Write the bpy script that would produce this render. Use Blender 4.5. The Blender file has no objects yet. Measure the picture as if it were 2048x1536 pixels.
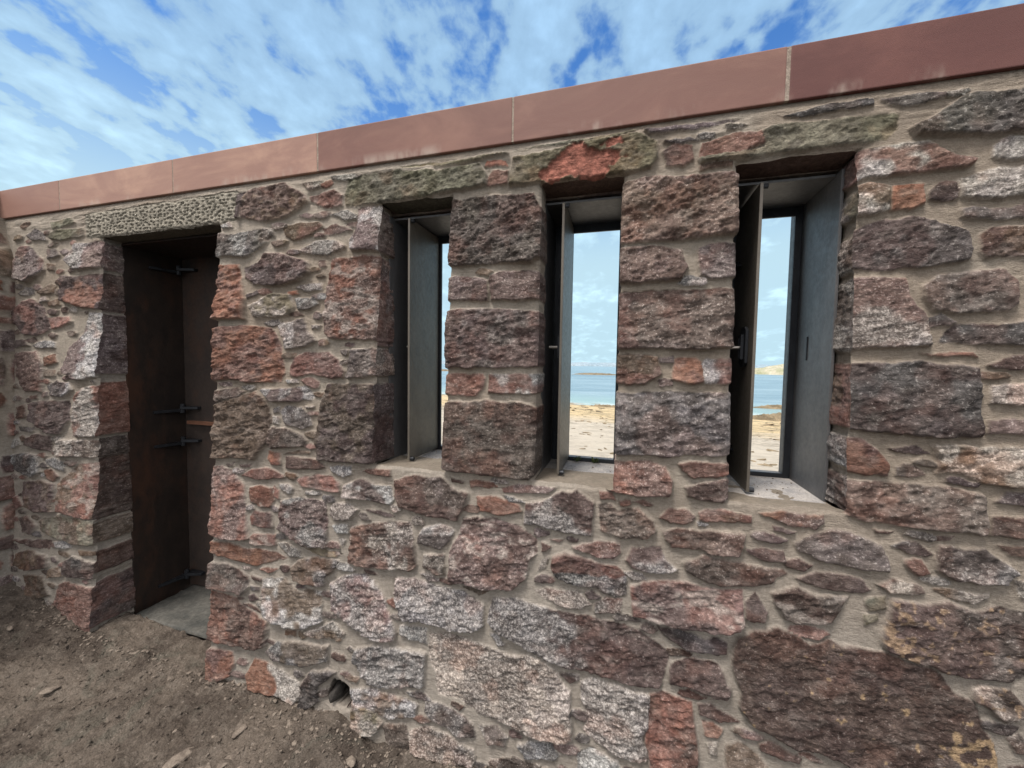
import bpy, math, random
import numpy as np
from mathutils import Matrix, Vector
scene = bpy.context.scene
COL = scene.collection
# ------------------------------------------------------------------ camera
cam_d = bpy.data.cameras.new('camera'); cam = bpy.data.objects.new('camera', cam_d); COL.objects.link(cam)
scene.camera = cam
cam_d.sensor_width = 36.0; cam_d.lens = 13.535; cam_d.clip_start = 0.02; cam_d.clip_end = 20000
YAW, PITCH, ROLL = math.radians(16.0), math.radians(-2.85), math.radians(0.9)
fw = Vector((-math.sin(YAW)*math.cos(PITCH), math.cos(YAW)*math.cos(PITCH), math.sin(PITCH)))
r0 = Vector((math.cos(YAW), math.sin(YAW), 0)); u0 = r0.cross(fw)
rt = math.cos(ROLL)*r0 + math.sin(ROLL)*u0; up = -math.sin(ROLL)*r0 + math.cos(ROLL)*u0
cam.matrix_world = Matrix(((rt.x, up.x, -fw.x, 0), (rt.y, up.y, -fw.y, -1.45), (rt.z, up.z, -fw.z, 1.62), (0, 0, 0, 1)))

# ------------------------------------------------------------------ node helper
class NT:
    def __init__(s, tree): s.t = tree; s.n = tree.nodes; s.l = tree.links; s.n.clear()
    def node(s, typ, **kw):
        n = s.n.new(typ)
        for k, v in kw.items(): setattr(n, k, v)
        return n
    def put(s, sock, v):
        if isinstance(v, bpy.types.NodeSocket): s.l.new(v, sock)
        elif v is not None:
            if isinstance(v, (tuple, list)) and len(v) == 3 and sock.type == 'RGBA': v = (*v, 1)
            sock.default_value = v
    def m(s, op, a, b=None, c=None, clamp=False):
        n = s.node('ShaderNodeMath', operation=op, use_clamp=clamp)
        s.put(n.inputs[0], a)
        if b is not None: s.put(n.inputs[1], b)
        if c is not None: s.put(n.inputs[2], c)
        return n.outputs[0]
    def vm(s, op, a, b=None):
        n = s.node('ShaderNodeVectorMath', operation=op); s.put(n.inputs[0], a)
        if b is not None: s.put(n.inputs[1], b)
        return n.outputs[0]
    def mix(s, f, a, b, mode='MIX'):
        n = s.node('ShaderNodeMix', data_type='RGBA', blend_type=mode)
        s.put(n.inputs[0], f); s.put(n.inputs[6], a); s.put(n.inputs[7], b); return n.outputs[2]
    def noise(s, vec, scale, detail=4, rough=.5, dist=0.0, out=0):
        n = s.node('ShaderNodeTexNoise'); s.put(n.inputs['Vector'], vec); n.inputs['Scale'].default_value = scale
        n.inputs['Detail'].default_value = detail; n.inputs['Roughness'].default_value = rough; n.inputs['Distortion'].default_value = dist
        return n.outputs[out]
    def sstep(s, v, a, b, lo=0., hi=1.):
        n = s.node('ShaderNodeMapRange', interpolation_type='SMOOTHSTEP'); s.put(n.inputs[0], v)
        n.inputs[1].default_value = a; n.inputs[2].default_value = b; n.inputs[3].default_value = lo; n.inputs[4].default_value = hi
        return n.outputs[0]
    def mapping(s, vec, scale=(1, 1, 1), rot=(0, 0, 0)):
        n = s.node('ShaderNodeMapping'); s.put(n.inputs[0], vec); n.inputs['Scale'].default_value = scale; n.inputs['Rotation'].default_value = rot
        return n.outputs[0]
    def bump(s, h, dist, strength=1.0, normal=None):
        n = s.node('ShaderNodeBump'); s.put(n.inputs['Height'], h); n.inputs['Distance'].default_value = dist; n.inputs['Strength'].default_value = strength
        if normal is not None: s.put(n.inputs['Normal'], normal)
        return n.outputs[0]

# ------------------------------------------------------------------ world: clear sky with broken thin cloud
SUN_EL, SUN_AZ = math.radians(66), math.radians(212)      # azimuth from +Y (out to sea) towards +X
world = bpy.data.worlds.new('World'); scene.world = world; world.use_nodes = True
w = NT(world.node_tree)
sky = w.node('ShaderNodeTexSky', sky_type='NISHITA', sun_disc=False, sun_elevation=SUN_EL, sun_rotation=SUN_AZ, altitude=10, air_density=1.0, dust_density=1.2, ozone_density=2.0)
tc = w.node('ShaderNodeTexCoord')
sp = w.node('ShaderNodeSeparateXYZ'); w.put(sp.inputs[0], tc.outputs['Generated'])
dx, dy, dz = sp.outputs
den = w.m('ADD', w.m('MAXIMUM', dz, 0.0), 0.24)
A = math.radians(10.4)
px_, py_ = w.m('DIVIDE', dx, den), w.m('DIVIDE', dy, den)
s_ = w.m('ADD', w.m('MULTIPLY', px_, -math.sin(A)), w.m('MULTIPLY', py_, math.cos(A)))
t_ = w.m('ADD', w.m('MULTIPLY', px_, math.cos(A)), w.m('MULTIPLY', py_, math.sin(A)))
cv = w.node('ShaderNodeCombineXYZ'); w.put(cv.inputs[0], w.m('MULTIPLY', s_, 3.5)); w.put(cv.inputs[1], w.m('MULTIPLY', t_, 4.3)); cv.inputs[2].default_value = 3.7
n1 = w.noise(cv.outputs[0], 0.8, 2, .4, .2)
n2 = w.noise(cv.outputs[0], 2.3, 2.5, .45, .25)
n3 = w.noise(cv.outputs[0], 7.5, 4, .55, .2)
cl = w.m('ADD', w.m('ADD', w.m('MULTIPLY', n1, .36), w.m('MULTIPLY', n2, .45)), w.m('MULTIPLY', n3, .19))
cover = w.sstep(cl, .395, .515)
lowh = w.sstep(dz, .22, .60, 1, 0)
cover = w.m('MAXIMUM', w.m('MULTIPLY', cover, .92), w.m('MULTIPLY', lowh, .97))
cbri = w.sstep(cl, .47, .72, .80, 1.12)
ccol = w.mix(lowh, (3.2, 5.0, 6.9), (4.9, 6.9, 7.9))
ccol = w.mix(1.0, ccol, cbri, 'MULTIPLY')
skyc = w.mix(1.0, sky.outputs[0], (0.52, 0.98, 1.45), 'MULTIPLY')
full = w.mix(cover, skyc, ccol)
# brighter sky added overhead and behind the camera to light the wall
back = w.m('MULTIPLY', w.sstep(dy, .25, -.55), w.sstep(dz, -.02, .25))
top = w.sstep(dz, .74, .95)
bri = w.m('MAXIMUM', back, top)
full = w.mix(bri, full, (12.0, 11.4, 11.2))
gnd = w.sstep(dz, -.03, -.005, 1, 0)
full = w.mix(gnd, full, (1.2, 1.2, 1.1))
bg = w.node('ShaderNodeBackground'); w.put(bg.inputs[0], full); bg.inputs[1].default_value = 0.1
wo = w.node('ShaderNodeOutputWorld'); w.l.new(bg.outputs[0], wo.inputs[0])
# sun behind cloud
sd = bpy.data.lights.new('sun', 'SUN'); so = bpy.data.objects.new('sun', sd); COL.objects.link(so)
sd.energy = 3.3; sd.angle = math.radians(18); sd.color = (1, .92, .84)
sv = Vector((math.sin(SUN_AZ)*math.cos(SUN_EL), math.cos(SUN_AZ)*math.cos(SUN_EL), math.sin(SUN_EL)))
so.rotation_euler = sv.to_track_quat('Z', 'Y').to_euler()
scene.view_settings.view_transform = 'Standard'; scene.view_settings.look = 'None'
scene.view_settings.exposure = 0.52; scene.view_settings.gamma = 1.0
scene.render.resolution_x = 1024; scene.render.resolution_y = 768

# ------------------------------------------------------------------ object helpers
def tag(o, label=None, cat=None, group=None, kind=None):
    if label: o['label'] = label
    if cat: o['category'] = cat
    if group: o['group'] = group
    if kind: o['kind'] = kind
    return o
def empty(name, loc=(0, 0, 0)):
    o = bpy.data.objects.new(name, None); COL.objects.link(o); o.location = loc; o.empty_display_size = .1; return o
def link(name, me, mat, parent=None, smooth=True):
    o = bpy.data.objects.new(name, me); COL.objects.link(o)
    if mat: me.materials.append(mat)
    if smooth: me.polygons.foreach_set('use_smooth', np.ones(len(me.polygons), bool))
    if parent:
        o.parent = parent; o.matrix_parent_inverse = Matrix.Translation(-parent.location)
    return o
def np_mesh(name, V, Q):
    """V (n,3) float, Q (m,4) int quads."""
    me = bpy.data.meshes.new(name); n, m = len(V), len(Q)
    me.vertices.add(n); me.vertices.foreach_set('co', np.asarray(V, np.float32).ravel())
    me.loops.add(m*4); me.loops.foreach_set('vertex_index', np.asarray(Q, np.int32).ravel())
    me.polygons.add(m); me.polygons.foreach_set('loop_start', np.arange(0, m*4, 4, dtype=np.int32))
    me.update(calc_edges=True); return me
class MB:
    """collects boxes, prisms and lumps; build() links them as ONE mesh object"""
    def __init__(s): s.v = []; s.f = []
    def hexa(s, P):
        b = len(s.v); s.v += [tuple(p) for p in P]
        for f in ((0, 3, 2, 1), (4, 5, 6, 7), (0, 1, 5, 4), (1, 2, 6, 5), (2, 3, 7, 6), (3, 0, 4, 7)): s.f.append([b+i for i in f])
        return s
    def box(s, x0, x1, y0, y1, z0, z1):
        return s.hexa([(x0, y0, z0), (x1, y0, z0), (x1, y1, z0), (x0, y1, z0), (x0, y0, z1), (x1, y0, z1), (x1, y1, z1), (x0, y1, z1)])
    def prism(s, pts, axis, a, b):
        """polygon pts in the two other axes, extruded from a to b along axis"""
        def P(p, c): return {'x': (c, p[0], p[1]), 'y': (p[0], c, p[1]), 'z': (p[0], p[1], c)}[axis]
        k = len(s.v); n = len(pts)
        s.v += [P(p, a) for p in pts] + [P(p, b) for p in pts]
        s.f.append([k+i for i in range(n)]); s.f.append([k+n+i for i in reversed(range(n))])
        for i in range(n): s.f.append([k+i, k+n+i, k+n+(i+1) % n, k+(i+1) % n])
        return s
    def cyl(s, c, r, axis, a, b, n=14):
        return s.prism([(c[0]+r*math.cos(i*2*math.pi/n), c[1]+r*math.sin(i*2*math.pi/n)) for i in range(n)], axis, a, b)
    def build(s, name, mat, parent=None, bevel=0.0, smooth=False):
        me = bpy.data.meshes.new(name); me.from_pydata(s.v, [], s.f); me.update()
        import bmesh
        bm = bmesh.new(); bm.from_mesh(me); bmesh.ops.recalc_face_normals(bm, faces=bm.faces)
        if bevel:
            es = [e for e in bm.edges if len(e.link_faces) == 2 and e.calc_face_angle(0) > .6]
            bmesh.ops.bevel(bm, geom=es, offset=bevel, segments=2, affect='EDGES', profile=.6)
        bm.to_mesh(me); bm.free()
        return link(name, me, mat, parent, smooth)
# ------------------------------------------------------------------ value noise
_rng = np.random.RandomState(11)
_T = _rng.rand(64, 64, 64).astype(np.float32)
def vn(x, y, z=0.0):
    x = np.asarray(x, np.float32); y = np.asarray(y, np.float32); z = np.zeros_like(x)+np.float32(z)
    xi, yi, zi = np.floor(x), np.floor(y), np.floor(z)
    fx, fy, fz = x-xi, y-yi, z-zi
    fx = fx*fx*(3-2*fx); fy = fy*fy*(3-2*fy); fz = fz*fz*(3-2*fz)
    xi = xi.astype(np.int64) & 63; yi = yi.astype(np.int64) & 63; zi = zi.astype(np.int64) & 63
    xj, yj, zj = (xi+1) & 63, (yi+1) & 63, (zi+1) & 63
    def L(a, b, t): return a+(b-a)*t
    return L(L(L(_T[xi, yi, zi], _T[xj, yi, zi], fx), L(_T[xi, yj, zi], _T[xj, yj, zi], fx), fy),
             L(L(_T[xi, yi, zj], _T[xj, yi, zj], fx), L(_T[xi, yj, zj], _T[xj, yj, zj], fx), fy), fz)
def fbm(x, y, z, f, o=3, g=.5):
    r = 0; a = 1; t = 0
    for i in range(o):
        r = r+a*vn(x*f+7.3*i, y*f+3.1*i, np.asarray(z)*f+5.7*i); t += a; a *= g; f *= 2.03
    return r/t
def ridge(x, y, z, f, o=3, g=.55):
    r = 0; a = 1; t = 0
    for i in range(o):
        n = vn(x*f+17.3*i, y*f+13.1*i, np.asarray(z)*f+15.7*i)
        r = r+a*(1-np.abs(2*n-1)); t += a; a *= g; f *= 2.1
    return r/t
def ss(x, a, b):
    t = np.clip((x-a)/(b-a), 0, 1); return t*t*(3-2*t)
# ------------------------------------------------------------------ materials
def new_mat(name):
    m = bpy.data.materials.new(name); m.use_nodes = True; n = NT(m.node_tree)
    b = n.node('ShaderNodeBsdfPrincipled'); o = n.node('ShaderNodeOutputMaterial'); n.l.new(b.outputs[0], o.inputs[0])
    g = n.node('ShaderNodeNewGeometry'); return m, n, b, g.outputs['Position']
def masonry_mat():
    m, n, b, P = new_mat('rubble_stone_and_mortar')
    at = n.node('ShaderNodeAttribute', attribute_name='Col'); col, fl = at.outputs['Color'], at.outputs['Alpha']
    ak = n.node('ShaderNodeAttribute', attribute_name='stone'); st = ak.outputs['Fac']
    hm0 = n.node('ShaderNodeAttribute', attribute_name='grain').outputs['Fac']
    f1 = n.noise(P, 80, 6, .78); f2 = n.noise(P, 260, 3, .65); f3 = n.noise(n.mapping(P, (1, 1, 2.2)), 38, 4, .65, .6)
    v = n.m('ADD', n.sstep(f1, .30, .70, .66, 1.38), n.m('MULTIPLY', n.m('SUBTRACT', f2, .5), .65))
    v = n.m('MULTIPLY', v, n.sstep(f3, .3, .7, .8, 1.2))
    vs = n.m('ADD', n.m('MULTIPLY', n.m('SUBTRACT', v, 1), n.sstep(st, 0, 1, .42, .85)), 1)
    c = n.mix(1.0, col, vs, 'MULTIPLY')
    pale = n.mix(.45, n.vm('MULTIPLY', col, (2.6, 2.6, 2.6)), (.5, .48, .45))
    thr = n.m('SUBTRACT', .80, n.m('MULTIPLY', fl, .42))
    nn = n.m('ADD', n.m('MULTIPLY', f1, .55), n.m('MULTIPLY', n.noise(P, 150, 2, .6, out=0), .45))
    k = n.m('MULTIPLY', n.m('SUBTRACT', nn, n.m('SUBTRACT', thr, .04)), 14, clamp=True)
    k = n.m('MULTIPLY', n.m('MULTIPLY', k, st), .8)
    c = n.mix(k, c, pale)
    dk = n.m('MULTIPLY', n.m('MULTIPLY', n.m('SUBTRACT', n.noise(P, 120, 3, .6, 1.0), .56), 9, clamp=True), n.m('MULTIPLY', n.m('MULTIPLY', fl, 1.1, clamp=True), st))
    c = n.mix(n.m('MULTIPLY', dk, .6), c, (.05, .045, .045))
    n.put(b.inputs['Base Color'], c); b.inputs['Roughness'].default_value = .93
    b.inputs['Specular IOR Level'].default_value = .25
    hs = n.m('ADD', n.m('MULTIPLY', n.noise(n.mapping(P, (1, 1, 1.5)), 42, 6, .74, .5), 1.4), n.m('MULTIPLY', f2, .22))
    hm = n.m('ADD', n.m('MULTIPLY', n.noise(n.mapping(P, (.6, .6, 1.8)), 60, 5, .8, .8), .62), n.m('MULTIPLY', n.noise(P, 300, 3, .7), .5))
    mixh = n.m('ADD', n.m('MULTIPLY', n.m('MULTIPLY', hs, hm0), st), n.m('MULTIPLY', hm, n.m('SUBTRACT', 1, st)))
    n.put(b.inputs['Normal'], n.bump(mixh, .023, 1.0)); return m
def steel_mat(name, c0, c1, met, rough, rust=0.0, streak=.45):
    m, n, b, P = new_mat(name)
    a = n.noise(n.mapping(P, (1, 1, streak)), 18, 5, .62); f = n.noise(P, 160, 3, .7); l = n.noise(P, 5, 3, .6)
    c = n.mix(n.sstep(n.m('ADD', n.m('MULTIPLY', a, .6), n.m('MULTIPLY', l, .4)), .25, .75), c0, c1)
    c = n.mix(n.m('MULTIPLY', n.sstep(f, .62, .75), .35), c, tuple(min(1, x*2.2) for x in c1))
    if rust:
        r = n.m('MULTIPLY', n.sstep(n.m('ADD', n.m('MULTIPLY', a, .25), n.m('MULTIPLY', n.noise(n.mapping(P, (1, 1, .5)), 3.0, 5, .65), .75)), .47, .66), rust)
        c = n.mix(r, c, (.065, .030, .018))
    n.put(b.inputs['Base Color'], c); b.inputs['Metallic'].default_value = met
    n.put(b.inputs['Roughness'], n.sstep(n.noise(P, 55, 5, .7), .3, .7, rough-.05, rough+.10))
    n.put(b.inputs['Normal'], n.bump(n.noise(P, 210, 3, .6), .0012, .5)); return m
def sandstone_mat():
    m, n, b, P = new_mat('red_sandstone_coping')
    oi = n.node('ShaderNodeObjectInfo')
    at = n.node('ShaderNodeAttribute', attribute_type='OBJECT', attribute_name='tone')
    q = n.mapping(P, (1, 1, 6)); big = n.noise(n.mapping(P, (1, 1, 2.4)), 1.9, 5, .6, 1.0); st = n.noise(q, 5, 5, .6, .5); gr = n.noise(P, 480, 2, .6)
    c = n.mix(at.outputs['Fac'], (.100, .040, .036), (.295, .178, .142))
    c = n.mix(n.m('MULTIPLY', n.sstep(big, .42, .70), .5), c, n.vm('MULTIPLY', c, (1.75, 1.9, 1.75)))
    c = n.mix(n.m('MULTIPLY', n.sstep(st, .35, .7), .12), c, (.15, .06, .055))
    c = n.mix(1.0, c, n.sstep(gr, .2, .8, .86, 1.14), 'MULTIPLY')
    sx = n.node('ShaderNodeSeparateXYZ'); n.put(sx.inputs[0], P)
    smear = n.m('MULTIPLY', n.sstep(sx.outputs[2], 2.535, 2.49), n.sstep(n.noise(n.mapping(P, (1, 1, .5)), 6, 4, .65), .50, .66))
    c = n.mix(n.m('MULTIPLY', smear, .55), c, (.40, .34, .29))
    n.put(b.inputs['Base Color'], c); b.inputs['Roughness'].default_value = .6; b.inputs['Specular IOR Level'].default_value = .28
    n.put(b.inputs['Normal'], n.bump(n.m('ADD', gr, n.m('MULTIPLY', big, 2.0)), .0012, .7)); return m
def simple_mat(name, c0, c1, scale, rough=.9, bscale=60, bdist=.004, detail=5):
    m, n, b, P = new_mat(name)
    c = n.mix(n.sstep(n.noise(P, scale, detail, .6, .4), .33, .67), c0, c1)
    c = n.mix(1.0, c, n.sstep(n.noise(P, scale*9, 3, .6), .25, .75, .75, 1.25), 'MULTIPLY')
    n.put(b.inputs['Base Color'], c); b.inputs['Roughness'].default_value = rough; b.inputs['Specular IOR Level'].default_value = .25
    n.put(b.inputs['Normal'], n.bump(n.noise(P, bscale, 5, .65), bdist)); return m
def soil_mat():
    m, n, b, P = new_mat('bare_soil')
    big = n.noise(P, 1.7, 4, .6, .6); mid = n.noise(P, 11, 5, .65, .5); fine = n.noise(P, 120, 4, .7)
    c = n.mix(n.sstep(big, .4, .62), (.082, .067, .056), (.158, .132, .109))
    c = n.mix(n.m('MULTIPLY', n.sstep(mid, .42, .68), .6), c, (.20, .172, .145))
    c = n.mix(n.m('MULTIPLY', n.sstep(n.noise(P, 4.3, 4, .6, 1), .56, .7), .55), c, (.12, .115, .095))
    c = n.mix(1.0, c, n.sstep(fine, .25, .75, .68, 1.32), 'MULTIPLY')
    c = n.mix(n.m('MULTIPLY', n.sstep(n.noise(P, 70, 2, .5), .68, .74), .7), c, (.33, .29, .25))
    n.put(b.inputs['Base Color'], c); b.inputs['Roughness'].default_value = .97; b.inputs['Specular IOR Level'].default_value = .15
    h = n.m('ADD', n.m('MULTIPLY', n.noise(P, 40, 6, .75, .4), 1.2), n.m('MULTIPLY', fine, .4))
    n.put(b.inputs['Normal'], n.bump(h, .022)); return m
def sand_mat():
    m, n, b, P = new_mat('beach_sand')
    sx = n.node('ShaderNodeSeparateXYZ'); n.put(sx.inputs[0], P)
    row = n.m('ADD', sx.outputs[1], n.m('MULTIPLY', sx.outputs[0], .28))     # distance towards the waterline
    row = n.m('ADD', row, n.m('MULTIPLY', n.m('SUBTRACT', n.noise(P, .5, 3, .6), .5), 5))
    c = n.mix(n.sstep(row, 16.5, 20.5), (.60, .54, .44), (.66, .52, .30))
    c = n.mix(n.sstep(row, 27.5, 29.4), c, (.34, .31, .25))
    q = n.mapping(P, (1, 3.2, 1)); w1 = n.noise(q, 1.1, 6, .68, .8); w2 = n.noise(q, 4.5, 5, .7, .5)
    band = n.sstep(row, 14, 17, .35, 1)
    k = n.m('MULTIPLY', n.sstep(n.m('ADD', n.m('MULTIPLY', w1, .6), n.m('MULTIPLY', w2, .4)), .47, .58), n.m('MULTIPLY', band, .85))
    c = n.mix(k, c, (.17, .135, .085))
    n.put(b.inputs['Base Color'], c); b.inputs['Roughness'].default_value = .9
    n.put(b.inputs['Normal'], n.bump(n.m('ADD', w2, n.noise(q, 12, 4, .6)), .10)); return m
def sea_mat():
    m, n, b, P = new_mat('sea_water')
    q = n.mapping(P, (.25, 1, 1)); a = n.noise(q, .045, 5, .6, .3); f = n.noise(q, .5, 5, .65)
    sx = n.node('ShaderNodeSeparateXYZ'); n.put(sx.inputs[0], P)
    row = n.m('ADD', sx.outputs[1], n.m('MULTIPLY', sx.outputs[0], .28))
    c = n.mix(n.sstep(n.m('ADD', n.m('MULTIPLY', a, .6), n.m('MULTIPLY', f, .4)), .42, .6), (.13, .215, .27), (.23, .33, .385))
    c = n.mix(n.sstep(row, 45, 29), c, (.22, .34, .34))
    foam = n.m('MULTIPLY', n.sstep(row, 33, 30), n.sstep(n.noise(n.mapping(P, (.3, 1.5, 1)), 1.3, 4, .6, .5), .46, .6))
    c = n.mix(n.m('MULTIPLY', foam, .7), c, (.75, .78, .78))
    n.put(b.inputs['Base Color'], c); b.inputs['Roughness'].default_value = .28; b.inputs['IOR'].default_value = 1.33
    n.put(b.inputs['Normal'], n.bump(n.m('ADD', n.m('MULTIPLY', n.noise(n.mapping(P, (.35, 1, 1)), .6, 5, .6, .4), 1.0), n.noise(q, 3.5, 4, .6)), .32)); return m
M_WALL = masonry_mat()
M_CORE = simple_mat('rear_rubble', (.16, .12, .11), (.30, .25, .21), 6, .95, 20, .02)
M_COPE = sandstone_mat()
M_JOINT = simple_mat('joint_mortar', (.22, .18, .15), (.32, .27, .225), 30, .95, 150, .003)
M_STEEL = steel_mat('dark_patinated_steel', (.085, .086, .090), (.135, .136, .141), .35, .46, .03)
M_LEAF = steel_mat('brushed_shutter_steel', (.095, .084, .070), (.155, .138, .115), .35, .42, .10)
M_BLACK = steel_mat('black_steel_fittings', (.012, .014, .018), (.035, .038, .045), .5, .45)
M_PIN = steel_mat('bright_steel_pin', (.3, .29, .27), (.45, .43, .4), .9, .35)
M_DOOR = steel_mat('rusting_door_steel', (.016, .012, .011), (.034, .024, .019), .3, .55, .8)
M_LEAF2 = steel_mat('rust_brown_door_leaf', (.024, .019, .017), (.050, .036, .030), .2, .6, .6, .8)
M_RUST = steel_mat('rust', (.09, .04, .022), (.16, .07, .04), .1, .8, .8)
M_SILL = simple_mat('dusty_steel_sill', (.23, .225, .225), (.36, .34, .32), 14, .8, 160, .0015)
M_SLAB = simple_mat('grey_slate_slab', (.048, .050, .047), (.090, .088, .080), 7, .75, 50, .004)
M_SOIL = soil_mat(); M_SAND = sand_mat(); M_SEA = sea_mat()
M_CHIP = simple_mat('stone_chip', (.11, .09, .075), (.20, .17, .14), 30, .95, 120, .004)
M_PALE = simple_mat('pale_greenish_stone', (.19, .20, .165), (.33, .33, .28), 26, .95, 90, .006)
M_DARK = simple_mat('dark_stone', (.03, .028, .026), (.06, .055, .05), 20, .9, 90, .005)  # very dark stone for the rock at the drain hole
M_ROCK = simple_mat('shore_rock', (.10, .08, .05), (.24, .19, .12), 1.2, .95, 6, .05)
M_HILL = simple_mat('island_ground', (.25, .26, .16), (.42, .39, .30), .12, .95, 1.5, .5)
M_FAR = simple_mat('distant_shore', (.20, .27, .32), (.25, .31, .35), .004, 1, .1, .5)  # blue-grey, distance haze painted into the colour
M_WEED = simple_mat('weed_leaves', (.05, .08, .03), (.10, .12, .05), 60, .8, 200, .001)
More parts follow.
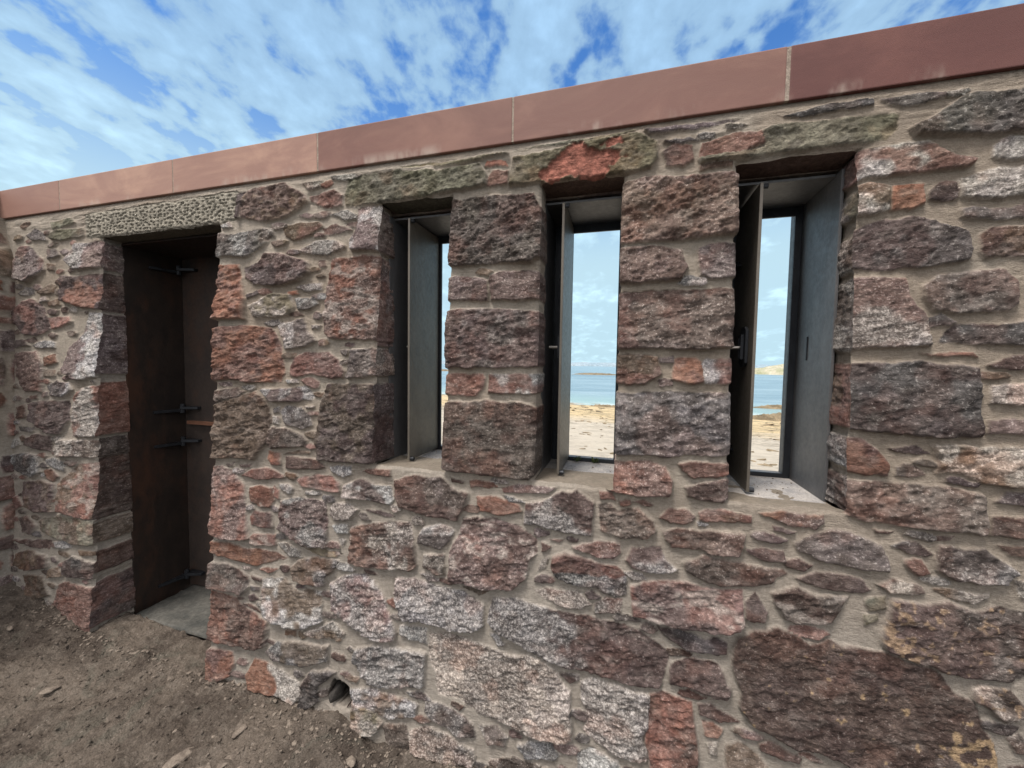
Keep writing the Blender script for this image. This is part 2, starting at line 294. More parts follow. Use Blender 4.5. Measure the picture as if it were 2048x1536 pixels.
STONE_TXT = """
D -3519,2361 -3442,2398 -3354,2363 -3333,2323 -3464,2327
N -3292,2359 -3208,2376 -2996,2361 -2986,2320 -3192,2310 -3291,2326
N -3303,2422 -3101,2431 -3064,2401 -3269,2380
PR -3583,2301 -3502,2296 -3358,2202 -3346,2144 -3485,2073 -3601,2102 -3620,2193
D -3336,2269 -3237,2263 -3203,2222 -3310,2205
G>P -3129,2188 -3060,2280 -2946,2280 -2809,2284 -2805,2138 -3046,2129 -3129,2188
KO -3162,2097 -3023,2090 -2804,2102 -2797,1892 -2982,1910 -3167,1953
B -3329,2182 -3248,2172 -3256,2140 -3318,2143
D -3598,2007 -3519,2044 -3430,2031 -3429,2001 -3532,1995
B -3390,2014 -3282,2058 -3230,2038 -3243,2000 -3380,1999
RK -3636,1903 -3556,1950 -3452,1974 -3364,1935 -3299,1856 -3283,1787 -3396,1749 -3525,1765 -3618,1837
R -3299,1856 -3105,1861 -3081,1829 -3176,1801 -3273,1793
B -3316,1949 -3204,1969 -3194,1931 -3301,1925
P>W -2796,1875 -2933,1878 -2985,1753 -3099,1678 -3131,1534 -3026,1499 -2921,1504 -2785,1524
K -3615,1726 -3524,1725 -3473,1692 -3603,1676
WG -3443,1692 -3347,1725 -3233,1710 -3232,1677 -3409,1677
P -3622,1645 -3408,1656 -3338,1593 -3342,1419 -3498,1410 -3597,1497
OB -3330,1623 -3245,1639 -3215,1592 -3314,1569
B -3332,1545 -3228,1547 -3227,1511 -3331,1509
DW -3300,1450 -3212,1482 -3092,1471 -3060,1434 -3140,1387 -3261,1398
K -3463,1381 -3385,1390 -3384,1369 -3457,1363
K -3471,1335 -3345,1359 -3089,1366 -3077,1268 -3156,1178 -3253,1172 -3443,1239
RW -3031,1383 -2967,1451 -2783,1466 -2774,1183 -3015,1167 -3053,1231
K -3606,1311 -3511,1327 -3484,1261 -3573,1241
D -3572,1192 -3417,1195 -3426,1170 -3546,1166
K -3484,1127 -3416,1155 -3253,1157 -3229,1129 -3250,1065 -3384,1070 -3488,1086
W -3651,1100 -3585,1120 -3553,1082 -3634,1051
DG -3200,1098 -3155,1140 -2774,1160 -2771,1068 -3038,1049 -3165,1042
GD -3648,1009 -3501,1033 -3359,1032 -3346,931 -3417,894 -3614,931
G -3310,1012 -3211,1029 -3104,1000 -3126,960 -3209,967 -3285,984
OR -3313,943 -3247,961 -3171,923 -3221,889 -3282,898
BRw -2988,1010 -2770,1034 -2760,715 -2979,708 -3155,725 -3160,880 -3076,956
KB -3520,850 -3330,884 -3206,876 -3201,713 -3362,694 -3491,709
R -3609,755 -3558,766 -3511,707 -3581,680
K -3554,631 -3464,651 -3374,605 -3397,556 -3486,559
NB -3346,647 -3163,694 -2759,701 -2755,570 -3040,549 -3334,580
K -3590,496 -3371,520 -3233,534 -3255,480 -3419,474
G -3195,536 -3090,551 -3039,520 -3171,501
B -2977,518 -2754,525 -2753,509 -2954,489
DK -3104,431 -3029,469 -2949,464 -2752,458 -2749,380 -3102,355
R -3101,312 -2840,322 -2748,335 -2739,59 -2875,67 -3121,81 -3220,148 -3155,285
BK -3577,404 -3448,451 -3258,434 -3256,375 -3443,327 -3574,333
B -3256,357 -3158,390 -3115,344 -3240,315
B -3487,286 -3292,318 -3241,207 -3433,142
X1 -2981,2434 -2462,2440 -2106,2441 -1849,2444 -1845,2319 -1969,2300 -2382,2295 -2839,2303 -2969,2319
KB -1817,2370 -1819,2426 -1785,2442 -1688,2451 -1532,2445 -1426,2385 -1408,2353 -1513,2303 -1653,2282 -1816,2318
K -1852,2437 -1794,2446 -1812,2394 -1822,2314 -1848,2316
RK -1406,2376 -1266,2391 -1225,2364 -1229,2317 -1307,2314 -1389,2351
G -1442,2440 -1338,2442 -1346,2413 -1404,2406
DG -1284,2451 -1214,2458 -1125,2445 -1158,2425 -1267,2433
P -1467,2296 -1424,2304 -1370,2288 -1406,2277
G -1292,2283 -1210,2298 -1146,2269 -1145,2252 -1208,2253 -1257,2273
BR -1558,2246 -1474,2258 -1350,2258 -1327,2231 -1376,2201 -1495,2185 -1539,2207
K -1332,2221 -1269,2236 -1221,2227 -1172,2203 -1233,2195 -1312,2201
DG -1991,2254 -1855,2243 -1682,2254 -1612,2243 -1611,2208 -1679,2162 -1784,2121 -1894,2137 -1987,2138
W -1952,2291 -1893,2301 -1873,2277 -1931,2274
WG -1462,2136 -1375,2164 -1289,2174 -1205,2141 -1205,2130 -1301,2103 -1418,2119
PW -1141,2298 -997,2305 -991,2098 -1170,2117 -1176,2161 -1139,2211
KP -1792,2068 -1693,2094 -1672,2131 -1570,2129 -1498,2101 -1400,2077 -1393,2028 -1452,1996 -1565,1975 -1724,1987 -1782,2031
RO -1986,2090 -1825,2089 -1806,2012 -1778,1916 -1775,1826 -1977,1824
K -1769,1940 -1707,1957 -1688,1944 -1762,1920
WN -1745,1883 -1672,1917 -1603,1941 -1502,1931 -1486,1876 -1499,1839 -1575,1829 -1719,1832
O -1520,1943 -1465,1948 -1450,1929 -1510,1929
G -1465,1960 -1414,1976 -1333,1977 -1324,1947 -1413,1944
DG -1478,1911 -1367,1914 -1344,1884 -1393,1860 -1453,1857
K -1350,2081 -1314,2078 -1307,2053 -1343,2051
B -1362,2015 -1320,2024 -1312,2006 -1347,2001
PRw -1278,2081 -1135,2090 -990,2077 -979,1697 -1037,1723 -1158,1724 -1262,1724 -1299,1758 -1295,1901
DG -1574,1791 -1484,1809 -1423,1819 -1391,1766 -1347,1717 -1405,1692 -1523,1680 -1543,1741
G -1377,1789 -1327,1788 -1335,1770 -1371,1768
RO -1976,1776 -1800,1794 -1622,1780 -1572,1730 -1537,1631 -1529,1562 -1551,1527 -1725,1515 -1876,1530 -1968,1518
R -1497,1582 -1478,1636 -1404,1662 -1287,1663 -1224,1627 -1193,1581 -1200,1552 -1284,1549 -1365,1561 -1415,1553 -1496,1554
D -1217,1674 -1175,1675 -1182,1648 -1209,1652
D -1157,1681 -1041,1682 -978,1682 -975,1563 -1025,1562 -1171,1550
G -1516,1530 -1452,1541 -1443,1522 -1504,1518
R -1429,1534 -1378,1545 -1327,1526 -1332,1503 -1400,1507
GK -1659,1485 -1550,1493 -1400,1505 -1353,1465 -1367,1449 -1487,1432 -1593,1428 -1634,1460
D -1966,1468 -1816,1485 -1764,1470 -1789,1449 -1941,1411 -1965,1420
B -1981,1392 -1789,1444 -1699,1472 -1626,1424 -1600,1344 -1612,1238 -1659,1177 -1698,1143 -1796,1147 -1973,1133
G -1592,1395 -1553,1401 -1553,1380 -1586,1376
G -1591,1364 -1552,1359 -1560,1323 -1590,1326
GD -1547,1378 -1501,1411 -1425,1407 -1373,1375 -1363,1327 -1422,1312 -1513,1325
G -1397,1415 -1352,1417 -1360,1405 -1391,1404
D -1590,1307 -1512,1307 -1436,1286 -1384,1254 -1391,1228 -1587,1212 -1627,1242
RO -1613,1193 -1541,1187 -1539,1132 -1593,1125 -1612,1150
B -1517,1188 -1434,1207 -1368,1207 -1373,1195 -1465,1190
K -1505,1178 -1427,1172 -1317,1170 -1285,1143 -1321,1131 -1503,1119
BK -1283,1520 -1152,1524 -974,1525 -964,1189 -1176,1179 -1322,1174 -1339,1257 -1316,1407
D -1879,1103 -1821,1118 -1830,1100 -1869,1096
K -1785,1111 -1713,1120 -1728,1104 -1769,1100
RB -1768,1061 -1712,1096 -1617,1109 -1523,1084 -1505,1074 -1661,1052
KR -1444,1073 -1342,1099 -1257,1109 -1208,1078 -1206,1038 -1296,1035 -1406,1047
G -1258,1150 -1146,1160 -1140,1127 -1187,1109 -1244,1129
PR -1988,1081 -1905,1093 -1809,1065 -1760,1011 -1748,924 -1717,762 -1868,741 -1978,759
Rw -1725,1002 -1660,1021 -1581,1017 -1573,963 -1596,922 -1642,924 -1707,933
R -1575,1029 -1542,1009 -1549,970 -1574,980
W -1542,1040 -1490,1045 -1460,1029 -1474,1004 -1527,1015
GP -1540,960 -1427,991 -1275,983 -1265,913 -1261,789 -1378,779 -1436,808 -1545,829 -1532,880
RK -1714,869 -1690,894 -1586,897 -1575,832 -1623,825 -1704,834
Rw -1711,770 -1687,788 -1559,796 -1555,751 -1670,730 -1710,739
G -1245,963 -1224,993 -1141,993 -1101,969 -1134,930 -1203,912 -1244,934
G -1237,887 -1152,905 -1151,863 -1206,855
G -1200,827 -1165,832 -1178,796
OR -1984,710 -1825,720 -1741,712 -1571,715 -1494,696 -1603,658 -1667,638 -1790,643 -1982,654
GW -1543,760 -1490,770 -1405,743 -1396,721 -1465,710
KD -1990,597 -1880,615 -1779,603 -1712,570 -1710,527 -1744,487 -1818,493 -1987,479
G -1764,621 -1698,624 -1707,610 -1754,607
R -1648,620 -1602,637 -1539,637 -1592,609
K -1696,585 -1625,573 -1646,562 -1687,572
GB -1455,663 -1404,708 -1303,732 -1197,728 -1223,682 -1257,653 -1269,612 -1342,609 -1430,613
GN -1377,761 -1305,776 -1177,761 -1224,740 -1340,748
BW -1625,573 -1491,607 -1446,573 -1391,552 -1372,574 -1290,577 -1278,447 -1380,392 -1484,382 -1596,415 -1625,486
D -1701,528 -1645,533 -1651,513 -1700,507
K -1718,477 -1678,494 -1646,470 -1708,454
K -1791,468 -1743,465 -1749,451 -1784,450
K -1742,440 -1692,442 -1635,417 -1682,418
RK -1996,462 -1800,454 -1691,411 -1595,379 -1597,266 -1695,235 -1810,232 -1989,219
B -1483,363 -1417,370 -1422,346 -1477,341
GB -1371,379 -1294,414 -1224,453 -1153,413 -1178,374 -1249,375 -1334,364
GB -1590,236 -1529,300 -1401,327 -1327,329 -1239,343 -1245,271 -1375,216 -1487,202 -1574,209
RO -2011,148 -1920,186 -1808,188 -1791,140 -1814,70 -1889,32 -2007,17
O>W -1707,103 -1659,189 -1573,182 -1495,165 -1387,134 -1377,102 -1421,30 -1506,51 -1615,43 -1689,44
D -1378,143 -1329,208 -1244,230 -1201,227 -1286,152 -1284,79 -1391,-6
GP -1234,625 -1202,642 -1166,671 -1119,687 -1057,689 -1010,666 -956,608 -919,524 -900,468 -909,436 -1003,420 -1093,443 -1150,479 -1226,514
GW -1091,357 -1002,392 -874,405 -758,415 -763,349 -761,276 -911,233 -1015,223 -1081,275 -1107,300
GK -1136,894 -1018,924 -847,953 -829,881 -809,774 -841,746 -943,738 -1058,730 -1139,733
K -1060,974 -990,982 -918,965 -969,961
W^D -796,900 -781,940 -687,959 -646,935 -654,899 -700,860 -805,870
GP -777,823 -684,837 -681,757 -713,750 -776,769
G -791,743 -747,744 -696,726 -744,715
KPw -602,992 -550,1009 -461,1010 -367,994 -298,955 -297,909 -329,864 -335,801 -382,752 -504,734 -650,748 -653,848 -624,918
B -602,721 -557,729 -488,719 -526,700
G -900,700 -817,720 -712,702 -602,699 -510,667 -507,577 -552,550 -644,542 -753,549 -861,536 -898,625
G -882,502 -752,519 -750,455 -833,458 -881,472
GW -738,501 -674,515 -581,512 -461,495 -366,489 -318,513 -249,495 -214,477 -186,430 -159,410 -152,359 -145,230 -207,220 -304,206 -384,221 -512,224 -604,265 -698,256 -707,333 -741,390
GB -1122,172 -1042,201 -910,203 -791,188 -799,142 -924,94 -994,112 -1102,124
GD -752,213 -697,219 -587,204 -532,171 -524,130 -585,119 -695,147 -751,176
DG -511,176 -437,197 -393,167 -406,128 -471,123
WNs -1110,124 -994,121 -952,66 -996,4 -1106,-9
D -957,54 -838,87 -803,14 -835,-11 -921,-5
WG -821,68 -740,114 -631,100 -529,72 -527,20 -659,-9 -802,1
G -356,143 -303,179 -219,195 -186,159 -204,133 -321,112
DG -462,50 -362,90 -261,95 -259,34 -460,-29
KG -343,1085 -292,1100 -209,1143 -169,1144 -149,1155 -91,1117 -93,1052 -99,1000 -163,995 -257,1009 -347,1010
D -71,1110 -27,1121 -4,1098 68,1116 117,1075 125,1039 102,1014 6,1005 -62,1021
KR 140,1090 173,1131 225,1132 252,1104 242,1086 175,1077
RB 266,1123 284,1134 330,1145 422,1132 423,1109 350,1105 270,1098
G 259,1090 301,1093 289,1078 264,1077
KP 148,1042 198,1061 333,1067 403,1071 400,1024 391,992 304,986 273,1002 183,993 160,1019
P -162,942 -73,981 7,979 13,948 -11,926 -71,922
K -276,945 -241,931 -262,914 -275,912
G -274,878 -255,889 -264,849 -287,836
K -249,962 -189,965 -209,949
R^G -234,897 -187,918 -83,902 2,895 34,870 36,807 5,788 -68,807 -139,807 -219,828 -239,857
KG 49,973 143,990 167,946 202,922 179,906 110,895 57,904 33,925
KD 223,950 289,977 396,970 522,967 533,957 485,921 404,896 308,891 235,920
GW -298,760 -223,774 -138,781 -86,740 -124,720 -195,720 -270,733
PG -73,748 -30,782 25,783 19,735 -16,728 -73,717
G>K -467,697 -381,713 -275,697 -154,694 8,694 117,666 183,618 157,496 63,491 -72,503 -183,503 -264,525 -339,549 -436,578 -485,610 -480,653
G -477,555 -448,558 -410,524 -438,514
KRw 53,835 123,868 221,881 292,869 404,884 407,774 376,756 313,731 241,729 127,730 63,730
KD 146,709 225,713 297,697 324,710 362,694 362,663 315,653 238,648 175,678
K 189,588 266,625 332,621 376,543 367,512 319,512 247,523 190,522
G -116,453 -71,477 39,472 123,462 126,351 103,320 129,232 70,215 22,220 -59,248 -103,275 -87,332 -114,390
RKy 126,463 169,483 260,466 273,384 287,279 256,195 143,160 115,316
K 281,471 320,481 406,440 351,430 289,439
KR 297,410 326,423 359,408 345,368 306,364
GW -121,191 -76,210 23,195 48,148 -119,97
W 315,336 345,348 339,314 320,310
OP 452,1148 516,1160 585,1152 622,1158 623,1135 601,1117 537,1117 497,1127
K 489,1106 557,1097 530,1087 494,1094
K 424,1068 460,1084 499,1078 530,1066 495,1054 445,1054
K 414,1019 466,1030 516,1029 521,996 463,992 426,1004
D 554,1058 601,1103 657,1118 716,1108 774,1083 793,1043 790,1010 710,1008 636,1014 559,1036
K 562,946 599,974 674,980 729,974 757,940 721,932 629,928 581,938
K 415,851 439,884 456,853 479,823 473,792 417,788
DKw 490,892 562,917 611,898 694,913 677,877 651,823 604,813 532,815 507,851
KKRKy 383,675 398,725 443,758 509,776 557,770 596,749 652,767 680,756 770,760 840,748 932,727 962,678 1006,658 1024,597 1056,549 1065,391 747,287 714,396 643,414 577,400 519,429 447,451 409,499 408,551 385,616
K 464,390 499,407 540,389 588,369 578,355 515,359 474,370
KB 371,352 408,374 450,358 517,294 364,246
KD 643,1277 741,1281 814,1281 918,1279 1007,1270 1015,1237 1018,1207 1014,1154 966,1155 859,1156 779,1158 713,1157 657,1175
K 758,1130 806,1134 790,1122 762,1122
K 904,1135 950,1134 941,1121 908,1122
WK 801,1089 835,1107 861,1105 902,1081 887,1071 836,1075
R 834,1049 850,1062 872,1060 894,1017 869,1008 837,1032
DG 914,1105 938,1108 971,1101 1012,1112 1050,1087 1086,1060 1066,1019 1032,1013 955,1015 913,1032 908,1065
WK 769,964 803,986 876,978 889,963 860,949 795,947
WB 910,973 965,983 1033,974 998,953 942,953
N 740,910 787,930 788,893 749,880
N 736,861 771,873 772,851 742,835
DKo 794,862 805,928 895,924 942,943 999,927 1057,944 1091,941 1125,947 1130,770 1074,743 1004,740 932,737 874,751 797,770 787,807
WDo 1005,699 1020,713 1082,718 1114,676 1107,654 1077,622 1045,658 1002,673
DW 1083,583 1108,600 1130,571 1126,545 1102,543
K 1088,500 1158,528 1160,451 1090,428
KG 1033,1202 1082,1208 1139,1225 1151,1150 1028,1152
P 1038,1251 1066,1276 1137,1286 1138,1239
BW 897,1398 944,1402 1004,1402 1062,1403 1134,1401 1136,1309 1065,1292 1006,1304 976,1321 901,1321
K 1049,1124 1120,1128 1132,1101 1078,1103
G 1089,1030 1144,1032 1145,983 1103,983
K 789,1386 853,1395 888,1374 853,1368 809,1376
D 804,1327 823,1338 854,1332 878,1311 843,1302 805,1305
RO 640,1405 721,1405 757,1376 781,1337 779,1305 726,1300 642,1310
DK 645,2045 737,2076 833,2083 880,2071 951,2031 962,1965 957,1943 899,1935 838,1930 742,1923 695,1938 648,1950
KB 981,2017 1004,2037 1116,2028 1119,1948 995,1948 986,1967
KD 859,1871 892,1904 989,1915 1048,1912 1071,1877 1072,1817 1051,1799 933,1794 882,1800 865,1839
P^G 636,1908 736,1904 807,1896 835,1824 867,1777 875,1699 813,1694 748,1694 642,1683
DK 897,1706 934,1761 1052,1759 1124,1765 1126,1699 1025,1699
R 860,1675 981,1676 988,1667 907,1665
RK 1009,1642 1069,1669 1126,1669 1128,1626 1056,1629
WG 1025,1579 1128,1592 1130,1528 1023,1530
DK 644,1637 846,1648 991,1635 999,1570 999,1493 997,1436 908,1426 755,1436 649,1438
KP 1016,1479 1131,1488 1133,1446 1011,1444
Ds 816,2346 851,2363 934,2423 960,2429 1005,2418 1105,2427 1109,2300 1037,2301 973,2308 889,2319 827,2325
KD 737,2449 779,2446 830,2449 885,2447 889,2431 843,2420 792,2419 766,2428
D 484,2444 591,2456 660,2459 717,2452 717,2435 661,2435 526,2430
RW 651,2298 731,2307 777,2308 858,2304 905,2266 960,2233 951,2222 892,2215 830,2215 744,2213 654,2211
BW 1006,2271 1037,2290 1109,2286 1111,2231 1039,2230 1004,2239
WB 642,2180 718,2192 767,2183 766,2111 720,2099 644,2106
O 773,2182 805,2179 846,2182 851,2123 815,2107 772,2106
K 860,2153 887,2180 922,2179 932,2153 929,2128 901,2121 863,2134
W 932,2185 981,2200 1040,2208 1112,2202 1114,2126 1014,2118 939,2129 936,2154
KD 938,2095 970,2099 1000,2089 1114,2099 1116,2056 1015,2058 941,2076
X4 418,2400 460,2407 710,2407 783,2398 784,2357 754,2331 660,2322 492,2322 354,2321 240,2323 233,2337 372,2339 431,2344
R 238,2384 307,2403 414,2401 427,2358 372,2342 284,2339 233,2342
B 234,2315 297,2317 335,2314 335,2298 235,2301
RK 111,2374 145,2397 205,2382 212,2338 181,2321 127,2328
D 110,2409 198,2412 231,2399 153,2393
X3 -433,2430 -331,2428 -241,2437 -159,2450 25,2450 92,2414 93,2354 73,2325 20,2320 -126,2318 -228,2315 -328,2315 -405,2320 -446,2321 -444,2383
O -550,2404 -541,2425 -465,2419 -458,2399
R -539,2357 -518,2386 -458,2379 -456,2328 -538,2325
X2 -1217,2367 -1192,2434 -1092,2444 -962,2445 -746,2414 -659,2418 -574,2423 -545,2374 -544,2332 -628,2327 -701,2325 -744,2323 -926,2317 -1030,2313 -1189,2311 -1210,2313
N -940,2455 -575,2447 -450,2446 -575,2435 -752,2438
N -430,2459 -215,2460 -34,2463 -215,2448
P 52,2460 231,2457 354,2451 263,2439 69,2444
N -141,2462 35,2470 1,2461 -123,2446
DK -700,2290 -488,2284 -350,2279 -297,2196 -292,2041 -358,2014 -508,2019 -658,2011 -728,2036
P -726,1972 -628,1973 -527,1952 -524,1875 -615,1878 -724,1881
KP -521,1968 -479,1986 -291,1976 -287,1871 -507,1874
KD -734,1838 -502,1842 -286,1824 -280,1614 -727,1604
R -726,1577 -537,1582 -526,1568 -535,1520 -558,1493 -724,1493
RW -509,1582 -279,1587 -277,1518 -344,1507 -507,1505
KD -734,1459 -519,1474 -352,1469 -275,1438 -269,1221 -338,1178 -456,1183 -726,1190
PK -55,2279 52,2290 242,2281 309,2282 366,2266 369,2183 372,2066 295,2065 162,2065 97,2062 -49,2066
KP -49,2049 80,2049 184,2030 203,1958 183,1922 84,1918 -45,1924
P 238,2031 266,2040 373,2036 374,1982 376,1925 287,1921 246,1938
DK -44,1889 128,1888 377,1885 380,1782 375,1692 253,1684 91,1686 -38,1687
RB -37,1662 48,1666 114,1652 133,1594 73,1559 -34,1561
K 119,1652 169,1658 175,1635 127,1635
P 121,1575 172,1576 169,1553 130,1552
OR 174,1649 240,1653 258,1636 267,1575 219,1563 171,1581
WR 258,1633 277,1652 376,1646 378,1578 341,1563 272,1568
D -42,1521 139,1533 380,1534 385,1334 324,1324 232,1322 166,1311 -36,1304
PR -44,1271 102,1288 151,1273 174,1226 170,1175 62,1163 -41,1176
Rs 198,1288 230,1294 379,1300 380,1268 338,1251 234,1246 206,1264
KP 216,1208 254,1224 286,1232 373,1246 374,1204 343,1168 268,1167 228,1179
R -66,1164 -28,1168 -13,1137 -65,1135
K 46,1138 90,1150 120,1138 104,1130
R -580,1151 -482,1154 -465,1136 -569,1125
RP -448,1134 -385,1154 -234,1158 -262,1134 -437,1119
K -662,1155 -604,1148 -608,1138 -657,1141
OR -546,1086 -481,1099 -371,1079 -360,1055 -451,1027 -534,1035
G -437,1107 -362,1100 -345,1090 -410,1085
KD -925,1117 -829,1147 -757,1144 -709,1155 -672,1135 -649,1117 -585,1101 -585,1087 -628,981 -704,987 -787,994 -892,1009 -920,1051
KW -1178,1076 -1152,1083 -1077,1113 -1018,1090 -941,1087 -927,1033 -944,1014 -1069,1021 -1177,1027
R -1086,1147 -1020,1164 -948,1160 -947,1132 -1020,1136
"""
# ------------------------------------------------------------------ masonry
# class letters: [dark tone, light tone, amount of pale crystal fleck]
CLS = {'K': ((.072, .050, .051), (.142, .107, .102), .46), 'D': ((.064, .056, .057), (.140, .124, .121), .50),
       'G': ((.118, .112, .113), (.200, .194, .194), .64), 'W': ((.218, .203, .195), (.335, .318, .305), .62),
       'R': ((.140, .080, .072), (.218, .142, .126), .46), 'O': ((.190, .094, .070), (.265, .155, .120), .38),
       'P': ((.118, .084, .084), (.195, .148, .142), .54), 'B': ((.102, .076, .060), (.185, .145, .118), .46),
       'N': ((.115, .108, .080), (.200, .188, .142), .36)}
KB = 0.045                                           # batter: the face leans out towards its foot
OPEN = [(-2.845, -1.967, -.20, 2.302), (-1.030, -.697, 1.175, 2.312), (-.316, -.018, 1.175, 2.312), (.351, .686, 1.172, 2.310)]
for k_, (a_, b_, f_) in list(CLS.items()):
    q_ = []
    for c_ in (a_, b_):
        g_ = sum(c_)/3; q = .92 if k_ in 'RO' else .82; q_.append(tuple((g_*(1-q)+v_*q)*1.04+d_ for v_, d_ in zip(c_, (.006, .0, -.006))))
    CLS[k_] = (q_[0], q_[1], f_)
def load_stones(txt):
    out = []
    for l in txt.strip().split('\n'):
        t = l.split()
        out.append((t[0], np.array([[float(a)/1000 for a in q.split(',')] for q in t[1:]])))
    return out
def gen_stones(x0, x1, z0, z1, seed, hrange=(.06, .19), kinds='KDGPRKBKDK', keep=None):
    r = random.Random(seed); out = []; z = z0
    while z < z1:
        h = r.uniform(*hrange); x = x0-r.uniform(0, .2)
        while x < x1:
            w_ = h*r.uniform(.9, 2.6); g = r.uniform(.010, .022)
            a, b_, c, d = x+g, x+w_-g, z+g, min(z+h, z1)-g
            if r.random() < .25: d -= r.uniform(.01, .03)
            j = lambda s=.35: r.uniform(-s, s)*min(w_, h)*.35
            p = np.array([[a+abs(j()), c+abs(j(.25))], [(a+b_)/2, c+j(.15)], [b_-abs(j()), c+abs(j(.3))], [b_+j(.2), (c+d)/2], [b_-abs(j()), d-abs(j(.3))], [(a+b_)/2, d+j(.2)], [a+abs(j(.4)), d-abs(j(.3))], [a, (c+d)/2]])
            k = r.choice(kinds)+r.choice(kinds)
            if d-c > .02 and (keep is None or keep(p)): out.append((k, p))
            x += w_
        z += h
    return out
def poly_sd(x, z, p):
    """signed distance, positive inside"""
    n = len(p); dmin = np.full(x.shape, 9e9, np.float32); ins = np.zeros(x.shape, bool)
    for i in range(n):
        a, b_ = p[i], p[(i+1) % n]; e = b_-a; L = e@e+1e-12
        t = np.clip(((x-a[0])*e[0]+(z-a[1])*e[1])/L, 0, 1)
        dmin = np.minimum(dmin, (x-a[0]-t*e[0])**2+(z-a[1]-t*e[1])**2)
        if a[1] != b_[1]:
            c = ((a[1] > z) != (b_[1] > z)) & (x < (b_[0]-a[0])*(z-a[1])/(b_[1]-a[1])+a[0]); ins ^= c
    d = np.sqrt(dmin); return np.where(ins, d, -d)
def stone_field(X, Z, stones, seed=0):
    """X, Z: 2-D arrays of wall coordinates. returns height, colour rgba, stone mask, id"""
    wx = X+.018*(fbm(X, Z, 1.3+seed, 20, 4, .7)-.5); wz = Z+.020*(fbm(X, Z, 9.3+seed, 20, 4, .7)-.5)
    sdm = np.full(X.shape, -.02, np.float32); idm = np.full(X.shape, -1, np.int32)
    xs = X[0]; zs = Z[:, 0]
    for k, (c, p) in enumerate(stones):
        x0, z0 = p.min(0)-.02; x1, z1 = p.max(0)+.02
        i0, i1 = np.searchsorted(xs, x0), np.searchsorted(xs, x1); j0, j1 = np.searchsorted(zs, z0), np.searchsorted(zs, z1)
        if i1 <= i0 or j1 <= j0: continue
        s = poly_sd(wx[j0:j1, i0:i1], wz[j0:j1, i0:i1], p)+min(.0064, .0020+.045*min(np.ptp(p, axis=0)))
        sub = sdm[j0:j1, i0:i1]; m = s > sub; sub[m] = s[m]; idm[j0:j1, i0:i1][m & (s > -.004)] = k
    n = len(stones); rs = np.random.RandomState(abs(5+int(seed*10)))
    size = np.array([min(np.ptp(p, axis=0)) for _, p in stones]); ctr = np.array([p.mean(0) for _, p in stones]); ext = np.array([np.ptp(p, axis=0) for _, p in stones])
    prot = .003+.007*np.clip(size/.14, 0, 1)+rs.uniform(-.001, .004, n)
    for k, (c, _) in enumerate(stones):
        if 's' in c: prot[k] += .006
        if c[0] == 'X': prot[k] = .008 if c != 'X3' else .012
    tx = rs.uniform(-.08, .08, n); tz = rs.uniform(-.17, .0, n); wid = np.clip(.10*size, .0035, .0085); rgh = np.clip(size/.12, .35, 1.)*rs.uniform(.60, 1.15, n)
    off = rs.uniform(0, 40, n)
    I = np.maximum(idm, 0); isst = idm >= 0
    o = off[I].astype(np.float32)
    prof = ss(sdm, -.001, wid[I])
    # split-face relief: streaks slightly inclined, ledges, pits
    xr = X*1.0+Z*.25; zr = Z*1.7-X*.35
    rel = (ridge(xr, zr, o, 13, 4, .6)-.55)*.020+(fbm(xr, zr, o+3, 5, 2)-.5)*.020
    rel = rel+(ridge(xr+3, zr+1, o+9, 23, 4, .66)-.5)*.0165+(fbm(xr*1.5, zr, o+19, 75, 2, .7)-.5)*.0050*rs.uniform(.2, 1.6, n)[I]
    ledge = fbm(xr, zr*1.3, o+21, 9, 2)*7; led = (np.floor(ledge)+ss(ledge-np.floor(ledge), .55, .95))/7
    rel = rel+(led-.5)*.020
    rel = rel*rgh[I]
    tilt = np.clip((X-ctr[I, 0])*tx[I]+(Z-ctr[I, 1])*tz[I], -.014, .014)
    mort = (fbm(X, Z, 2.2, 7, 3)-.5)*.010+(fbm(X*.6, Z*1.8, 4.4, 45, 2)-.5)*.0022
    mort = mort+ss(Z, 2.34, 2.42)*((ridge(X*.35, Z*2.6, 8.8, 16, 3, .6)-.5)*.013+.002)
    hs = np.maximum(prot[I]+tilt+rel, -.003)
    h = mort+np.where(isst, prof*hs, 0)
    h = h-np.where(isst, 0, .003*ss(sdm, -.012, 0))*0
    # colour
    e1 = fbm(X, Z, o+2, 11, 3, .55); e2 = fbm(X, Z, o+31, 34, 3, .6); e3 = fbm(X*.8, Z*1.6, o+51, 20, 3, .6)
    A = np.zeros((n, 4, 3), np.float32); F = np.zeros((n, 2), np.float32); gm = np.zeros(n, np.int32); lich = np.zeros(n); wht = np.zeros(n); yel = np.zeros(n)
    for k, (c, _) in enumerate(stones):
        base = [q for q in c if q in CLS]
        if c[0] == 'X': base = {'X1': ['W', 'N'], 'X2': ['N', 'N'], 'X3': ['N', 'N'], 'X4': ['N', 'N']}[c]
        if not base: base = ['K']
        a = CLS[base[0]]; b_ = CLS[base[1] if len(base) > 1 else base[0]]
        A[k] = [a[0], a[1], b_[0], b_[1]]; F[k] = [a[2], b_[2]]
        gm[k] = 1 if '>' in c else 2 if '^' in c else 0
        lich[k] = 'o' in c; yel[k] = 'y' in c; wht[k] = 'w' in c
    relx = (X-ctr[I, 0])/ext[I, 0]; relz = -(Z-ctr[I, 1])/ext[I, 1]
    sel = ss(e1+np.where(gm[I] == 1, relx*1.6, 0)+np.where(gm[I] == 2, relz*1.6, 0), .43, .57)
    tone = ss(e2, .30, .70)
    ca = A[I, 0]*(1-tone[..., None])+A[I, 1]*tone[..., None]; cb = A[I, 2]*(1-tone[..., None])+A[I, 3]*tone[..., None]
